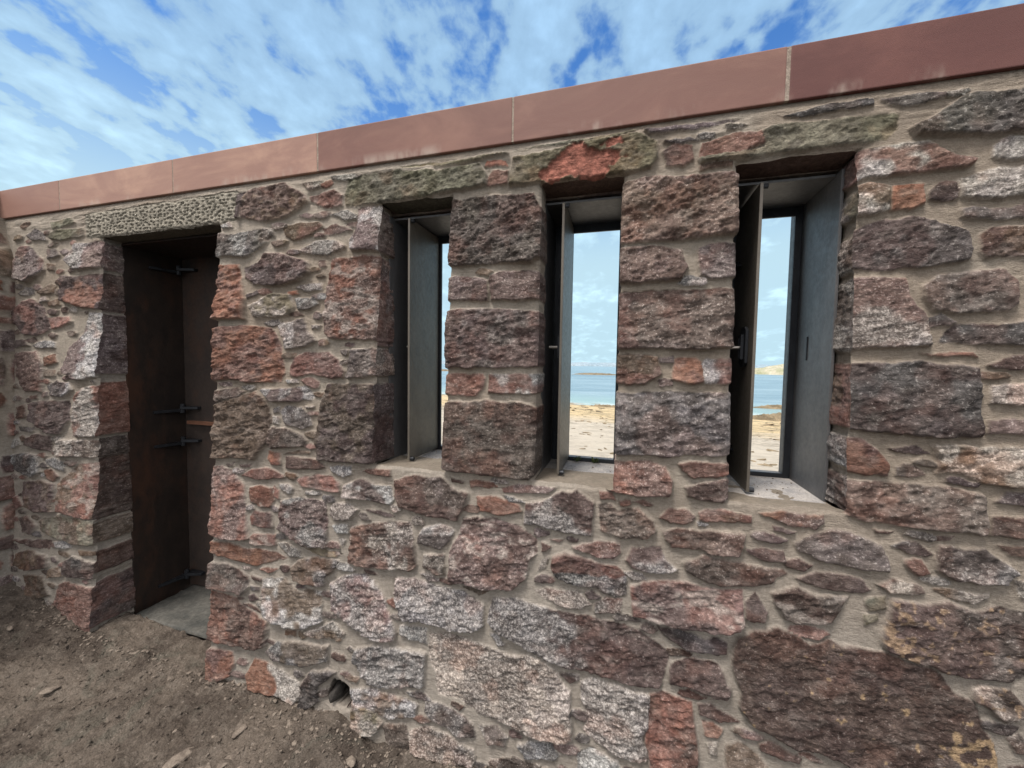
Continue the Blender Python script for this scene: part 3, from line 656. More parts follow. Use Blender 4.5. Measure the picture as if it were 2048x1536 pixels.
    col = ca*(1-sel[..., None])+cb*sel[..., None]; fl = F[I, 0]*(1-sel)+F[I, 1]*sel
    tint = rs.uniform(-1, 1, (n, 2)); bri = rs.uniform(.86, 1.16, n)
    col = col*bri[I][..., None]*np.stack([1+.07*tint[I, 0], 1+.02*tint[I, 1], 1-.07*tint[I, 0]], -1)
    # rusty and violet blotches shared by most of the whin and sandstone blocks
    rb = (ss(fbm(X, Z, o+71, 9, 3, .6), .54, .68)*.55)[..., None]; col = col*(1-rb)+rb*(col*np.array([1.22, .95, .86]))
    vb = (ss(fbm(X, Z, o+91, 7, 3, .6), .55, .68)*.45)[..., None]; col = col*(1-vb)+vb*(col*np.array([.94, .95, 1.05]))
    wm = (ss(e3+.07*wht[I]+.03*fl, .60, .74))[..., None]*(.20+.40*wht[I][..., None]); col = col*(1-wm)+wm*np.array([.37, .33, .30])
    om = (ss(e3*.25+.35*e1+.4*vn(X*75, Z*75, 4)+.16*ss(fbm(X, Z, 36, 4, 2), .45, .6), .625, .665)*lich[I])[..., None]*.8; col = col*(1-om)+om*np.array([.38, .27, .18])
    ye = vn(X*60, Z*60, 8)*.35+e2*.65
    ym = (ss(ye+.22*ss(fbm(X, Z, 66, 5, 2), .40, .62)*ss(X-.9*Z, .30, .62)*yel[I], .728, .762)*yel[I])[..., None]*.85; col = col*(1-ym)+ym*np.array([.46, .33, .20])
    g = (ss(fbm(X, Z, 12.5, 6, 3), .45, .62)*ss(Z, 1.9, 2.3)*.35)[..., None]; col = col*(1-g)+g*(col*np.array([.88, .98, .78]))
    mt = ss(fbm(X, Z, 77, 3, 3), .40, .60)[..., None]; low = ss(1.5-Z-X*.1, 0, .8)[..., None]*.7
    mcol = np.array([.330, .280, .228])*(1-mt)+np.array([.400, .355, .300])*mt; mcol = mcol*(1-low)+np.array([.365, .335, .298])*low
    mcol = mcol*(.98+.22*fbm(X, Z, 99, 30, 3))[..., None]
    # mortar smeared on the stone margins
    sm = (ss(sdm, .010, -.002)*ss(fbm(X, Z, 55, 40, 2), .35, .6))*.8*(1-prof)
    K = (prof*(1-sm))[..., None]*isst[..., None]
    col = col*K+mcol*(1-K); st = K[..., 0]
    # pitted lintel: dressed with a punch
    if any(c == 'X1' for c, _ in stones):
        kk = [i for i, (c, _) in enumerate(stones) if c == 'X1'][0]; m = idm == kk
        px = X[m]; pz = Z[m]; gx = px/.027; gz = pz/.0165
        dd = np.full(px.shape, 9., np.float32)
        cx, cz = np.floor(gx), np.floor(gz)
        for a in (-1, 0, 1):
            for b_ in (-1, 0, 1):
                jx = _T[(cx+a).astype(int) & 63, (cz+b_).astype(int) & 63, 3]; jz = _T[(cx+a).astype(int) & 63, (cz+b_).astype(int) & 63, 9]
                dd = np.minimum(dd, np.hypot(gx-(cx+a+.12+.76*jx), gz-(cz+b_+.12+.76*jz)))
        h[m] = (mort[m]*.3+.006)*prof[m]-.014*ss(dd, .32, .17)*prof[m]; col[m] = np.array([.35, .325, .27])*(.82+.36*e2[m])[:, None]; fl = np.where(m, .2, fl)
    for nm, a, b_ in (('X3', (-.155, 2.372), (.165, .085)),):      # red scar in the middle lintel
        ks = [i for i, (c, _) in enumerate(stones) if c == nm]
        if ks:
            m = idm == ks[0]; q = ((X-a[0])/b_[0])**2+((Z-a[1]+.02*np.sin(X*40))/b_[1]*1.3)**2+(e3-.5)*2.2
            r_ = (ss(q, 1.05, .8)*m)[..., None]; col = col*(1-r_)+r_*(np.array([.33, .135, .10])*(.75+.5*tone[..., None])); h = h-.010*r_[..., 0]
    gr = rs.uniform(.30, 1.15, n)[I]; return h, np.concatenate([col, fl[..., None]], -1).astype(np.float32), np.stack([st, gr], -1).astype(np.float32), idm
def spaced(pairs, fixed):
    out = []
    for a, b_, s in pairs: out += list(np.arange(a, b_-s*.5, s))
    out.append(pairs[-1][1]); out = np.array(out)
    for f in fixed: out[np.argmin(abs(out-f))] = f
    return np.unique(out)
class Patches:
    def __init__(s): s.V = []; s.Q = []; s.C = []; s.S = []; s.n = 0; s.K = []
    def add(s, P, C, S, mask=None, key=None):
        r, c = P.shape[:2]; idx = np.arange(r*c).reshape(r, c)+s.n
        q = np.stack([idx[:-1, :-1], idx[:-1, 1:], idx[1:, 1:], idx[1:, :-1]], -1)
        k = np.zeros(q.shape[:2], np.int32) if key is None else key
        if mask is not None: q = q[mask]; k = k[mask]
        s.V.append(P.reshape(-1, 3)); s.Q.append(q.reshape(-1, 4)); s.K.append(np.asarray(k).ravel()); s.C.append(C.reshape(-1, 4)); s.S.append(S.reshape(-1, 2)); s.n += r*c
    def build(s, names, mat, parent):
        V = np.concatenate(s.V); Q = np.concatenate(s.Q); C = np.concatenate(s.C); S = np.concatenate(s.S); K = np.concatenate(s.K); out = []
        for k, nm in names.items():
            q = Q[K == k]
            if not len(q): continue
            u, inv = np.unique(q, return_inverse=True)
            me = np_mesh(nm, V[u], inv.reshape(-1, 4))
            a = me.color_attributes.new('Col', 'FLOAT_COLOR', 'POINT'); a.data.foreach_set('color', C[u].astype(np.float32).ravel())
            b_ = me.attributes.new('stone', 'FLOAT', 'POINT'); b_.data.foreach_set('value', np.ascontiguousarray(S[u][:, 0], np.float32))
            b2 = me.attributes.new('grain', 'FLOAT', 'POINT'); b2.data.foreach_set('value', np.ascontiguousarray(S[u][:, 1], np.float32))
            out.append(link(nm, me, mat, parent))
        return out
STONES = load_stones(STONE_TXT)
_ctr = [(p.min(0), p.max(0)) for _, p in STONES]
def _free(p):
    c = p.mean(0)
    if c[0] < 1.10 and not (c[0] > .95 and c[1] < .9): return False
    if p[:, 0].min() < .98: return False
    return not any((p[:, 0].min() < b_[0]) and (p[:, 0].max() > a[0]) and (p[:, 1].min() < b_[1]) and (p[:, 1].max() > a[1]) for a, b_ in _ctr)
# small pinning stones pressed into the wide joints
gxx = np.arange(-3.60, 1.5, .006); gzz = np.arange(.02, 2.44, .006); FX, FZ = np.meshgrid(gxx, gzz); FD = np.full(FX.shape, .05)
for c_, p_ in STONES:
    a0, a1 = p_.min(0)-.05, p_.max(0)+.05; i0, i1 = np.searchsorted(gxx, [a0[0], a1[0]]); j0, j1 = np.searchsorted(gzz, [a0[1], a1[1]])
    if i1 > i0 and j1 > j0: FD[j0:j1, i0:i1] = np.minimum(FD[j0:j1, i0:i1], -poly_sd(FX[j0:j1, i0:i1], FZ[j0:j1, i0:i1], p_))
for a_, b_, c_, d_ in OPEN: FD = np.minimum(FD, -poly_sd(FX, FZ, np.array([[a_-.02, c_-.03], [b_+.02, c_-.03], [b_+.02, d_+.01], [a_-.02, d_+.01]])))
rp = random.Random(31); _pins = []
for _ in range(420):
    k_ = int(np.argmax(FD)); r_ = float(FD.flat[k_])
    if r_ < .0125: break
    cx_, cz_ = float(FX.flat[k_]), float(FZ.flat[k_]); rr_ = min(r_, .030)-.0055; el_ = rp.uniform(1.3, 2.6)
    q_ = []
    for t_i in range(7):
        th_ = t_i/7*6.283+rp.uniform(-.3, .3); g_ = rp.uniform(.75, 1.05); q_.append([cx_+rr_*el_*g_*math.cos(th_), cz_+rr_*.72*g_*math.sin(th_)+.25*rr_*math.cos(th_)*rp.uniform(-1, 1)])
    if rp.random() < (.74 if cx_ < .1 else .28): _pins.append((rp.choice(['K', 'G', 'D', 'P', 'B', 'R', 'KG', 'KD', 'PB']), np.array(q_)))
    FD = np.minimum(FD, np.hypot((FX-cx_)/el_, FZ-cz_)-rr_-.004)
STONES += _pins
STONES += gen_stones(.98, 2.5, -.1, 2.44, 4, keep=_free)
wall = empty('rubble_stone_wall', (-.7, 0, 0))
tag(wall, 'long rough rubble stone wall with coping, a doorway and three slit windows', 'wall', kind='thing')
US = spaced([(-3.86, -2.86, .0075), (-2.86, -1.30, .0062), (-1.30, 1.36, .0037), (1.36, 2.45, .010)], [a for o in OPEN for a in o[:2]])
ZS = spaced([(-.16, 2.484, .0040)], [1.175, 2.302, 2.312])
OP = [(a, b_, ZS[np.argmin(abs(ZS-c))], ZS[np.argmin(abs(ZS-d))]) for a, b_, c, d in OPEN]
X, Z = np.meshgrid(US, ZS); X = X.astype(np.float32); Z = Z.astype(np.float32)
H, C, S, ID = stone_field(X, Z, STONES)
# crown of the wall: haunch of mortar under the coping
H = H*ss(Z, 2.49, 2.45)+(-.004)*(1-ss(Z, 2.49, 2.45))
# drain hole near the ground
hx, hz = (X+1.178)/.060, (Z-.125)/.056
hd = np.sqrt(hx**2+hz**2)+.75*(fbm(X, Z, 3, 17, 3)-.5)
H = H-.26*ss(hd, 1.05, .90)-.02*ss(hd, 1.5, 1.0)
# corner with the return wall: mortar fillet
# edges of the openings
DX = np.zeros_like(X); DZ = np.zeros_like(X)
for a, b_, c, d in OP:
    inz = (Z > c-.001) & (Z < d+.001)
    for e, sg in ((a, 1), (b_, -1)):
        ie = np.argmin(abs(US-e)); m = S[:, ie, 0]
        j = .0028*(m*2-1)-.001+.006*(fbm(Z[:, ie], Z[:, ie]*0, e+5, 22, 3, .6)-.5)
        fall = ss(abs(X-e), .03, 0)*inz; DX += sg*j[:, None]*fall
        H = H-np.where(inz, .010*np.exp(-(np.abs(X-e)/.007)**2), 0)
    for e, sg in ((d, -1), (c, 1)):
        inx = (X > a-.001) & (X < b_+.001)
        j = .007*(fbm(US, US*0, e+2, 16, 3, .6)-.5)*2
        if e > 0: DZ += sg*j[None, :]*ss(abs(Z-e), .03, 0)*inx; H = H-np.where(inx, .008*np.exp(-(np.abs(Z-e)/.007)**2), 0)
PX, PZ = X+DX, Z+DZ; PY = -KB*(1.6-Z)-H
hk = ss(hd, 1.12, 1.0)[..., None]; C[..., :3] = C[..., :3]*(1-hk)+hk*np.array([.022, .018, .015])  # dark soil colour that also paints shade into the hole
ok = np.ones((len(ZS)-1, len(US)-1), bool)
uc = (US[:-1]+US[1:])/2; zc = (ZS[:-1]+ZS[1:])/2; UC, ZCc = np.meshgrid(uc, zc)
for a, b_, c, d in OP: ok &= ~((UC > a) & (UC < b_) & (ZCc > c) & (ZCc < d))
key = np.zeros(ok.shape, np.int32); cid = ID[:-1, :-1]
LINT = {}
for i, (c, _) in enumerate(STONES):
    if c[0] == 'X': LINT[c] = i; key[cid == i] = int(c[1])
pt = Patches(); pt.add(np.stack([PX, PY, PZ], -1), C, S, ok, key)
# reveals: the stones turn the corner
JAMB = {(-2.845, 1): [(2.124, 2.273, 'P'), (1.887, 2.104, 'K'), (1.532, 1.87, 'KP'), (1.183, 1.484, 'R'), (1.059, 1.161, 'D'), (.705, 1.054, 'K'), (.57, .688, 'B'), (.402, .52, 'K'), (.098, .346, 'RK')],
        (-1.030, 1): [(2.099, 2.288, 'K'), (1.697, 2.079, 'RP'), (1.562, 1.682, 'WG'), (1.185, 1.523, 'KP')],
        (.686, -1): [(2.211, 2.297, 'R'), (2.104, 2.178, 'WN'), (1.933, 2.043, 'DG'), (1.683, 1.907, 'GD'), (1.44, 1.638, 'BR'), (1.314, 1.408, 'GD'), (1.167, 1.281, 'KG')]}
for a, b_, c, d in OP:
    for e, sg in ((a, 1), (b_, -1)):
        ie = int(np.argmin(abs(US-e))); rows = np.where((ZS >= c-1e-6) & (ZS <= d+1e-6))[0]
        T = np.linspace(0, 1, 15)[None, :]; y0 = PY[rows, ie][:, None]; YY = y0+(.128-y0)*T
        zz = PZ[rows, ie][:, None]+0*T; m = S[rows, ie, 0][:, None]
        nz = .009*(fbm(YY, zz, e*3+1, 18, 3, .6)-.5)+.006*(ridge(YY, zz*1.5, e*3+4, 40, 2)-.5)
        XX = PX[rows, ie][:, None]+sg*(nz-nz[:, :1])*ss(T, 0, .15)*(.4+.6*m)
        st = np.repeat(S[rows, ie][:, None, :], 15, 1); cc = np.repeat(C[rows, ie][:, None, :], 15, 1)
        jb = JAMB.get((e, sg))
        if jb:
            js = [(k, np.array([[-1., z0], [1., z0], [1., z1], [-1., z1]])) for z0, z1, k in jb]
            yl = np.linspace(-.11, .13, 40); XJ, ZJ = np.meshgrid(yl+e*7, ZS[rows])
            js = [(k, p+np.array([e*7, 0])) for k, p in js]
            hj, cj, sj, _ = stone_field(XJ.astype(np.float32), ZJ.astype(np.float32), js, seed=e)
            fi = (YY+.11)/.24*39; i0 = np.clip(fi.astype(int), 0, 39); rr = np.arange(len(rows))[:, None]
            cc = cj[rr, i0]; st = sj[rr, i0]; XX = XX+sg*(np.clip((hj[rr, i0]-.010)*.6, -.006, .006)-.004)*ss(T, 0, .2)
        else:
            cc = cc*np.concatenate([(.85+.3*fbm(YY, zz, e+8, 25, 3))[..., None]]*3+[np.ones(YY.shape)[..., None]], -1)
        pt.add(np.stack([XX, YY, zz], -1), cc, st)
for i, (a, b_, c, d) in enumerate(OP):
    i0, i1 = int(np.argmin(abs(US-a))), int(np.argmin(abs(US-b_)))
    for jz, zt in ((int(np.argmin(abs(ZS-d))), d), (int(np.argmin(abs(ZS-c))), c-.006)):
        if zt < 0: continue
        T = np.linspace(0, 1, 14)[:, None]; y0 = PY[jz, i0:i1+1][None, :]; YY = y0+(.20-y0)*T; x_ = PX[jz, i0:i1+1][None, :]+0*T
        top = zt == d
        ZZ = PZ[jz, i0:i1+1][None, :]*(1-ss(T, 0, .4))+zt*ss(T, 0, .4)+.008*(fbm(x_, YY, 6+i, 14, 3)-.5)*ss(T, 0, .3)
        cc = np.zeros(YY.shape+(4,)); k = np.zeros((YY.shape[0]-1, YY.shape[1]-1), np.int32)
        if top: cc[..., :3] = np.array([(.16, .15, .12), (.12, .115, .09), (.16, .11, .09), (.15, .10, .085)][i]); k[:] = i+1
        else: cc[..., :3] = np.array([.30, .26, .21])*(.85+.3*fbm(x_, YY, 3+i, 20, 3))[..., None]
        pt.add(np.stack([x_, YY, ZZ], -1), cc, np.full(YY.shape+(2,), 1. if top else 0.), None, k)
parts = pt.build({0: 'masonry', 1: 'lintel', 2: 'lintel', 3: 'lintel', 4: 'lintel'}, M_WALL, wall)
lab = {1: 'pale grey lintel stone with a punched pitted face', 2: 'long grey-green rough lintel stone', 3: 'rough lintel stone with a red broken scar', 4: 'thin greenish slab lintel stone'}
for o, k in zip(parts[1:], (1, 2, 3, 4)): o['label'] = lab[k]
# rough core and seaward face of the wall, open where the linings pass through
core = MB()
xs = [-3.75]+[v for a, b_, c, d in OPEN for v in (a-.012 if b_ > -2 else a-.006, b_+.012)]+[2.45]
xs = [-3.95, -2.862, -1.95, -1.052, -.665, -.352, .005, .33, .695, 2.45]
for i in range(0, 10, 2): core.box(xs[i], xs[i+1], .16, .52, -.2, 2.30)
core.box(-3.95, 2.45, .16, .52, 2.303, 2.482)
for i, (a, b_) in enumerate(((-1.052, -.665), (-.352, .005), (.33, .695))): core.box(a, b_, .16, .52, -.2, 1.15)
core.build('rear_face', M_CORE, wall)
# ------------------------------------------------------------------ coping
JO = [-3.775, -3.195, -2.272, -1.358, -.437, .484, 1.405, 2.45]
TONE = [.80, 1.0, .92, .30, .36, .0, .1]
jw = [.006, .006, .007, .007, .011, .007]
for i in range(7):
    a = JO[i]+(jw[i-1]/2 if i else 0); b_ = JO[i+1]-(jw[i]/2 if i < 6 else 0)
    c = MB().box(a, b_, .027, .56, 2.484, 2.655).build('coping_stone', M_COPE, wall, bevel=.0035)
    c['tone'] = TONE[i]; c['label'] = ['short pinkish coping stone at the corner', 'pale buff-pink coping stone with mottled streaks', 'smooth salmon coping stone', 'plain brownish red coping stone', 'brownish red coping stone with an orange stain', 'dark red coping stone with mortar smears on its lower edge', 'dark red coping stone at the end'][i]
for i in range(1, 7): MB().box(JO[i]-jw[i-1]/2-.0005, JO[i]+jw[i-1]/2+.0005, .0285, .55, 2.486, 2.6535).build('joint', M_JOINT, wall)
# ------------------------------------------------------------------ return wall on the left
side = empty('return_stone_wall', (-3.8, -1.2, 0)); tag(side, 'reddish stone return wall meeting the long wall at the left edge', 'wall', kind='thing')
ys = np.arange(-2.6, .06, .009); zs = np.arange(-.16, 2.49, .009)
SU, SZ = np.meshgrid(ys.astype(np.float32), zs.astype(np.float32))
sst = gen_stones(-2.6, .0, -.1, 2.44, 9, (.07, .22), 'RPRORPKRRB')
hh, cc, s3, _ = stone_field(SU, SZ, sst, 3.3)
fil = ss(SU, -.05, .05)
XX = -3.605-.02*SZ+hh*(1-fil)-.10*ss(SZ, 2.15, 2.48)*ss(SU, -.4, 0)
ps = Patches(); ps.add(np.stack([XX, SU, SZ], -1)[:, ::-1], cc[:, ::-1], (s3*(1-fil)[..., None])[:, ::-1]); ps.build({0: 'masonry'}, M_WALL, side)
MB().box(-4.15, -3.79, -2.6, .02, -.2, 2.483).build('rear_face', M_CORE, side)
for i in range(3):
    c = MB().box(-4.2, -3.777, -2.6+i*.875+.003, -2.6+(i+1)*.875-.003+(.006 if i < 2 else .030), 2.484, 2.655).build('coping_stone', M_COPE, side, bevel=.0035); c['tone'] = .7
# ------------------------------------------------------------------ windows: steel linings, frames, open shutters
def window(x0, x1, leafx, fx0, fx1, label, y0=.105):
    z0, z1, yb = 1.166, 2.276, .385
    r = empty('window', ((x0+x1)/2, .25, z0)); r.parent = wall; r.matrix_parent_inverse = Matrix.Translation(-wall.location); r['label'] = label
    def part(mb, nm, mat, bevel=.0012): return mb.build(nm, mat, None, bevel)
    def put(o):
        o.parent = r; o.matrix_parent_inverse = Matrix.Translation(-r.location); return o
    t = .009
    put(part(MB().box(x0-t, x0, y0, yb+.12, z0-t, z1+t), 'side_plate', M_STEEL))
    put(part(MB().box(x1, x1+t, y0, yb+.12, z0-t, z1+t), 'side_plate', M_STEEL))
    put(part(MB().box(x0+.0002, x1-.0002, y0+.035, yb+.12, z1, z1+t), 'head_plate', M_STEEL))
    put(part(MB().box(x0+.0002, x1-.0002, y0-.022, yb+.12, z0-t, z0), 'sill', M_SILL))
    f = MB()
    f.box(x0+.0004, fx0, yb, yb+.012, z0+.0004, z1-.0004); f.box(fx1, x1-.0004, yb, yb+.012, z0+.0004, z1-.0004)
    f.box(fx0-.0002, fx1+.0002, yb+.0006, yb+.0114, z1-.038, z1-.0006); f.box(fx0-.0002, fx1+.0002, yb+.0006, yb+.0114, z0+.0006, z0+.018)
    put(part(f, 'frame', M_BLACK, .001))
    # shutter leaf folded back into the embrasure
    lf = MB().box(leafx-.005, leafx+.005, .098, yb-.004, z0+.010, z1-.012)
    put(part(lf, 'shutter', M_LEAF, .0012))
    for zz in (z0+.016, z1-.022):
        put(part(MB().cyl((.110, zz), .009, 'x', leafx+.003, leafx+.022), 'bolt', M_BLACK, .001))
    for zz in (z0+.12, z1-.25):
        h = MB(); h.prism([(leafx-.005, yb-.10), (leafx-.040, yb-.075), (leafx-.052, yb-.02), (leafx-.005, yb-.003)], 'z', zz, zz+.008)
        h.prism([(leafx-.006, yb-.085), (leafx-.03, yb-.06), (leafx-.035, yb-.02), (leafx-.006, yb-.006)], 'z', zz+.014, zz+.021)
        h.cyl((leafx-.026, yb-.045), .007, 'z', zz-.006, zz+.032)
        put(part(h, 'hinge', M_BLACK, .0008))
    # latch plate with a slot, on the side of the leaf that faces the lining
    zl = 1.70; la = MB(); px = leafx-.0055
    oc = [(.150, zl-.060), (.170, zl-.075), (.205, zl-.075), (.225, zl-.055), (.225, zl+.055), (.205, zl+.075), (.170, zl+.075), (.150, zl+.060)]
    la.prism(oc, 'x', px-.010, px)
    rr = [(.170, .205, zl-.046, zl-.038), (.170, .205, zl+.038, zl+.046), (.170, .177, zl-.038, zl+.038), (.198, .205, zl-.038, zl+.038)]
    for a, b_, c, d in rr: la.box(px-.020, px-.0098, a, b_, c, d)
    put(part(la, 'latch', M_BLACK, .001))
    put(part(MB().cyl((.190, zl-.002), .0065, 'x', px-.058, px-.009), 'latch_pin', M_PIN, .001))
    put(part(MB().box(x1-.0035, x1-.0002, .285, .291, zl-.045, zl+.045), 'latch_slot', M_BLACK, 0))
    return r
window(-1.033, -.690, -.932, -.915, -.722, 'window nearest the doorway, its shutter catching the light')
window(-.321, -.012, -.243, -.238, -.030, 'middle window with its shutter seen almost edge on')
window(.345, .678, .445, .462, .652, 'window nearest the right end, with its dark shutter face and lit steel side plate')
# ------------------------------------------------------------------ doorway: steel lining and closed steel door
d = empty('door', (-2.4, .3, .07)); d.parent = wall; d.matrix_parent_inverse = Matrix.Translation(-wall.location); d['label'] = 'dark rusty steel door set deep in the doorway'
def dput(mb, nm, mat, bevel=.001):
    o = mb.build(nm, mat, None, bevel); o.parent = d; o.matrix_parent_inverse = Matrix.Translation(-d.location); return o
dput(MB().box(-2.856, -2.845, .125, .50, -.1, 2.295), 'side_plate', M_DOOR)
dput(MB().box(-1.967, -1.956, .125, .50, -.1, 2.295), 'side_plate', M_DOOR)
dput(MB().box(-2.8448, -1.9672, .125, .50, 2.285, 2.295), 'head_plate', M_DOOR)
dput(MB().box(-2.8446, -1.9674, .440, .452, .062, 2.284), 'door_leaf', M_LEAF2)
dput(MB().box(-2.80, -1.99, .415, .4395, 1.190, 1.212), 'rail', M_RUST)
for zz in (2.20, 1.295, 1.075, .165):
    h = MB()
    h.prism([(-2.8448, .395), (-2.8448, .25), (-2.835, .25), (-2.800, .400)], 'z', zz-.020, zz-.003)
    h.prism([(-2.800, .4396), (-2.825, .395), (-2.80, .375), (-2.70, .415), (-2.70, .4396)], 'z', zz-.002, zz+.014)
    h.cyl((-2.806, .397), .014, 'z', zz-.028, zz+.032, 8)
    dput(h, 'hinge', M_BLACK, .001)
slab = empty('slate_threshold', (-2.4, .27, .03)); tag(slab, 'grey slate slab lying as threshold in the doorway', 'threshold')
import bmesh
def rough_slab(name, x0, x1, y0, y1, z, th, mat, parent, amp=.004):
    nx, ny = 60, 30; xs = np.linspace(x0, x1, nx); yv = np.linspace(y0, y1, ny); a, b_ = np.meshgrid(xs, yv)
    e = .006*(fbm(a, b_*0, 3, 15, 3)-.5); zt = z+amp*(fbm(a, b_*2.5, 4, 9, 4)-.5)*2
    tp = np.stack([a, b_+np.where(b_ == y0, e, 0), zt], -1); bt = tp.copy(); bt[..., 2] = z-th
    V = np.concatenate([tp.reshape(-1, 3), bt.reshape(-1, 3)]); I = np.arange(nx*ny).reshape(ny, nx); n = nx*ny
    Q = [np.stack([I[:-1, :-1], I[:-1, 1:], I[1:, 1:], I[1:, :-1]], -1).reshape(-1, 4)]
    for r in (I[0], I[:, -1], I[-1][::-1], I[:, 0][::-1]): Q.append(np.stack([r[:-1]+n, r[1:]+n, r[1:], r[:-1]], -1))
    return link(name, np_mesh(name, V, np.concatenate(Q)), mat, parent, False)
rough_slab('slab', -2.80, -1.96, .095, .437, .072, .022, M_SLAB, slab)
st = MB().hexa([(-2.88, .085, .070), (-2.855, .10, .066), (-2.74, .060, .052), (-2.77, .045, .055), (-2.88, .085, .076), (-2.855, .10, .076), (-2.74, .060, .062), (-2.77, .045, .065)]).build('metal_strip', M_PIN, None, .001)
tag(st, 'short bright metal strip lying at the left front corner of the threshold', 'strip')
# ------------------------------------------------------------------ ground
gx = spaced([(-9, -3.7, .10), (-3.7, -2.4, .014), (-2.4, .0, .009), (0, 2.6, .03), (2.6, 9, .2)], [])
gy = spaced([(-9, -1.6, .12), (-1.6, -.75, .02), (-.75, .14, .009), (.14, .5, .03)], [])
GX, GY = np.meshgrid(gx.astype(np.float32), gy.astype(np.float32))
def ground_h(x, y, fine=True):
    prof = np.interp(x, [-3.8, -3.6, -3.24, -2.86, -2.4, -1.97, -1.7, -1.4, -1.16, -1.0, -.75, -.42, .2, 3], [.22, .19, .13, .072, .045, .022, .035, .030, .055, -.025, -.020, .010, -.02, -.05])
    w_ = ss(y, -.55, -.05); z = prof*w_+(1-w_)*(np.interp(x, [-3.8, -2.8, -1.5, 0], [.10, .02, -.03, -.05]))
    z = z+.035*(fbm(x, y, 2, 2.6, 3)-.5)+.026*(fbm(x, y, 5, 8, 4, .6)-.5)
    z = z+.045*ss(y, -.10, .0)*ss(np.abs(x+3.35), .45, .1)-.02*ss(np.hypot(x+1.16, y+.1), .3, .1)
    z = np.where(x < -3.58, z+.03, z)
    if fine: z = z+.030*(ridge(x*1.0+y*.9, y*1.7-x*.9, 7, 19, 4, .62)-.5)+.010*(ridge(x*1.4+y, y*1.6, 9, 52, 3, .65)-.5)+.016*ss(fbm(x, y, 19, 26, 3), .58, .75)
    return z
GZ = ground_h(GX, GY); GZ = np.where(GY > .1, GZ-.04, GZ)
I = np.arange(GX.size).reshape(GX.shape); Q = np.stack([I[:-1, :-1], I[:-1, 1:], I[1:, 1:], I[1:, :-1]], -1).reshape(-1, 4)
g = link('ground', np_mesh('ground', np.stack([GX, GY, GZ], -1).reshape(-1, 3), Q), M_SOIL); tag(g, kind='structure')
# crumbs of soil and gravel
def lump(c, s, seed, nseg=1):
    bm = bmesh.new(); bmesh.ops.create_icosphere(bm, subdivisions=nseg, radius=1)
    r = random.Random(seed); a = [r.uniform(0, 50) for _ in range(3)]
    V = np.array([v.co[:] for v in bm.verts]); F = [[v.index for v in f.verts] for f in bm.faces]; bm.free()
    k = .62+.76*vn(V[:, 0]*1.3+a[0], V[:, 1]*1.3+a[1], V[:, 2]*1.3+a[2]); V = V*k[:, None]
    th = r.uniform(0, 6.28); cz, sz = math.cos(th), math.sin(th); tl = r.uniform(-.3, .3)
    V = V*np.array(s); V = np.stack([V[:, 0]*cz-V[:, 1]*sz, V[:, 0]*sz+V[:, 1]*cz, V[:, 2]+tl*V[:, 0]], -1)
    return V+np.array(c), F
def scatter(name, n, region, sizes, mat, seed, sub=1, label=None):
    r = random.Random(seed); VV = []; FF = []; b_ = 0
    for i in range(n):
        x, y = region(r); s = sizes(r); z = float(ground_h(np.array([x], np.float32), np.array([y], np.float32))[0])
        V, F = lump((x, y, z+s*.1), (s, s*r.uniform(.5, .9), s*r.uniform(.3, .6)), i*7+seed, sub)
        VV.append(V); FF += [[a+b_ for a in f] for f in F]; b_ += len(V)
    me = bpy.data.meshes.new(name); me.from_pydata(np.concatenate(VV).tolist(), [], FF); me.update()
    return tag(link(name, me, mat, None, False), label, 'ground' if label else None, kind='stuff')
scatter('soil_crumbs', 4200, lambda r: (r.uniform(-3.4, -.1), -.09-abs(r.gauss(0, .33))), lambda r: .0022+.009*r.random()**3, M_SOIL, 3)['label'] = 'fine crumbs of brown soil strewn over the ground'
scatter('gravel', 260, lambda r: (r.gauss(-1.15, .28), -.12-abs(r.gauss(0, .16))), lambda r: .003+.010*r.random()**3, M_CHIP, 5)['label'] = 'loose grey-brown gravel below the drain hole'
bpy.data.objects['soil_crumbs']['category'] = 'soil'; bpy.data.objects['gravel']['category'] = 'gravel'
chips = [(-2.58, -.36, .035, .018, 'pale flat stone chip lying alone at left'), (-1.55, -.40, .05, .02, 'flat slate chip by the bottom edge, left one of a pair'), (-1.69, -.39, .055, .022, 'largest slate chip near the bottom edge'),
         (-1.54, -.245, .030, .014, 'grey stone chip in the middle of the bare soil'), (-1.50, -.33, .045, .012, 'long thin slate chip standing half out of the soil'), (-3.19, -.24, .022, .012, 'bluish white chip at the far left of the ground'),
         (-1.40, -.35, .028, .012, 'small light chip right of the slate pair'), (-1.62, -.47, .03, .013, 'brown chip nearest the camera'), (-1.02, -.19, .030, .02, 'rounded clod of soil beneath the drain hole')]
for i, (x, y, s, t, lb) in enumerate(chips):
    z = float(ground_h(np.array([x], np.float32), np.array([y], np.float32))[0])
    V, F = lump((x, y, z+t*.3), (s, s*.55, t*.55), 100+i, 2); me = bpy.data.meshes.new('stone_chip'); me.from_pydata(V.tolist(), [], F); me.update()
    tag(link('stone_chip', me, M_CHIP, None, False), lb, 'stone', 'stone chips lying on the bare soil')
V, F = lump((-1.222, -.030, .105), (.020, .04, .040), 21, 3); me = bpy.data.meshes.new('rock'); me.from_pydata(V.tolist(), [], F); me.update()
tag(link('rock', me, M_DARK), 'dark flat stone wedged in the mouth of the drain hole', 'rock')
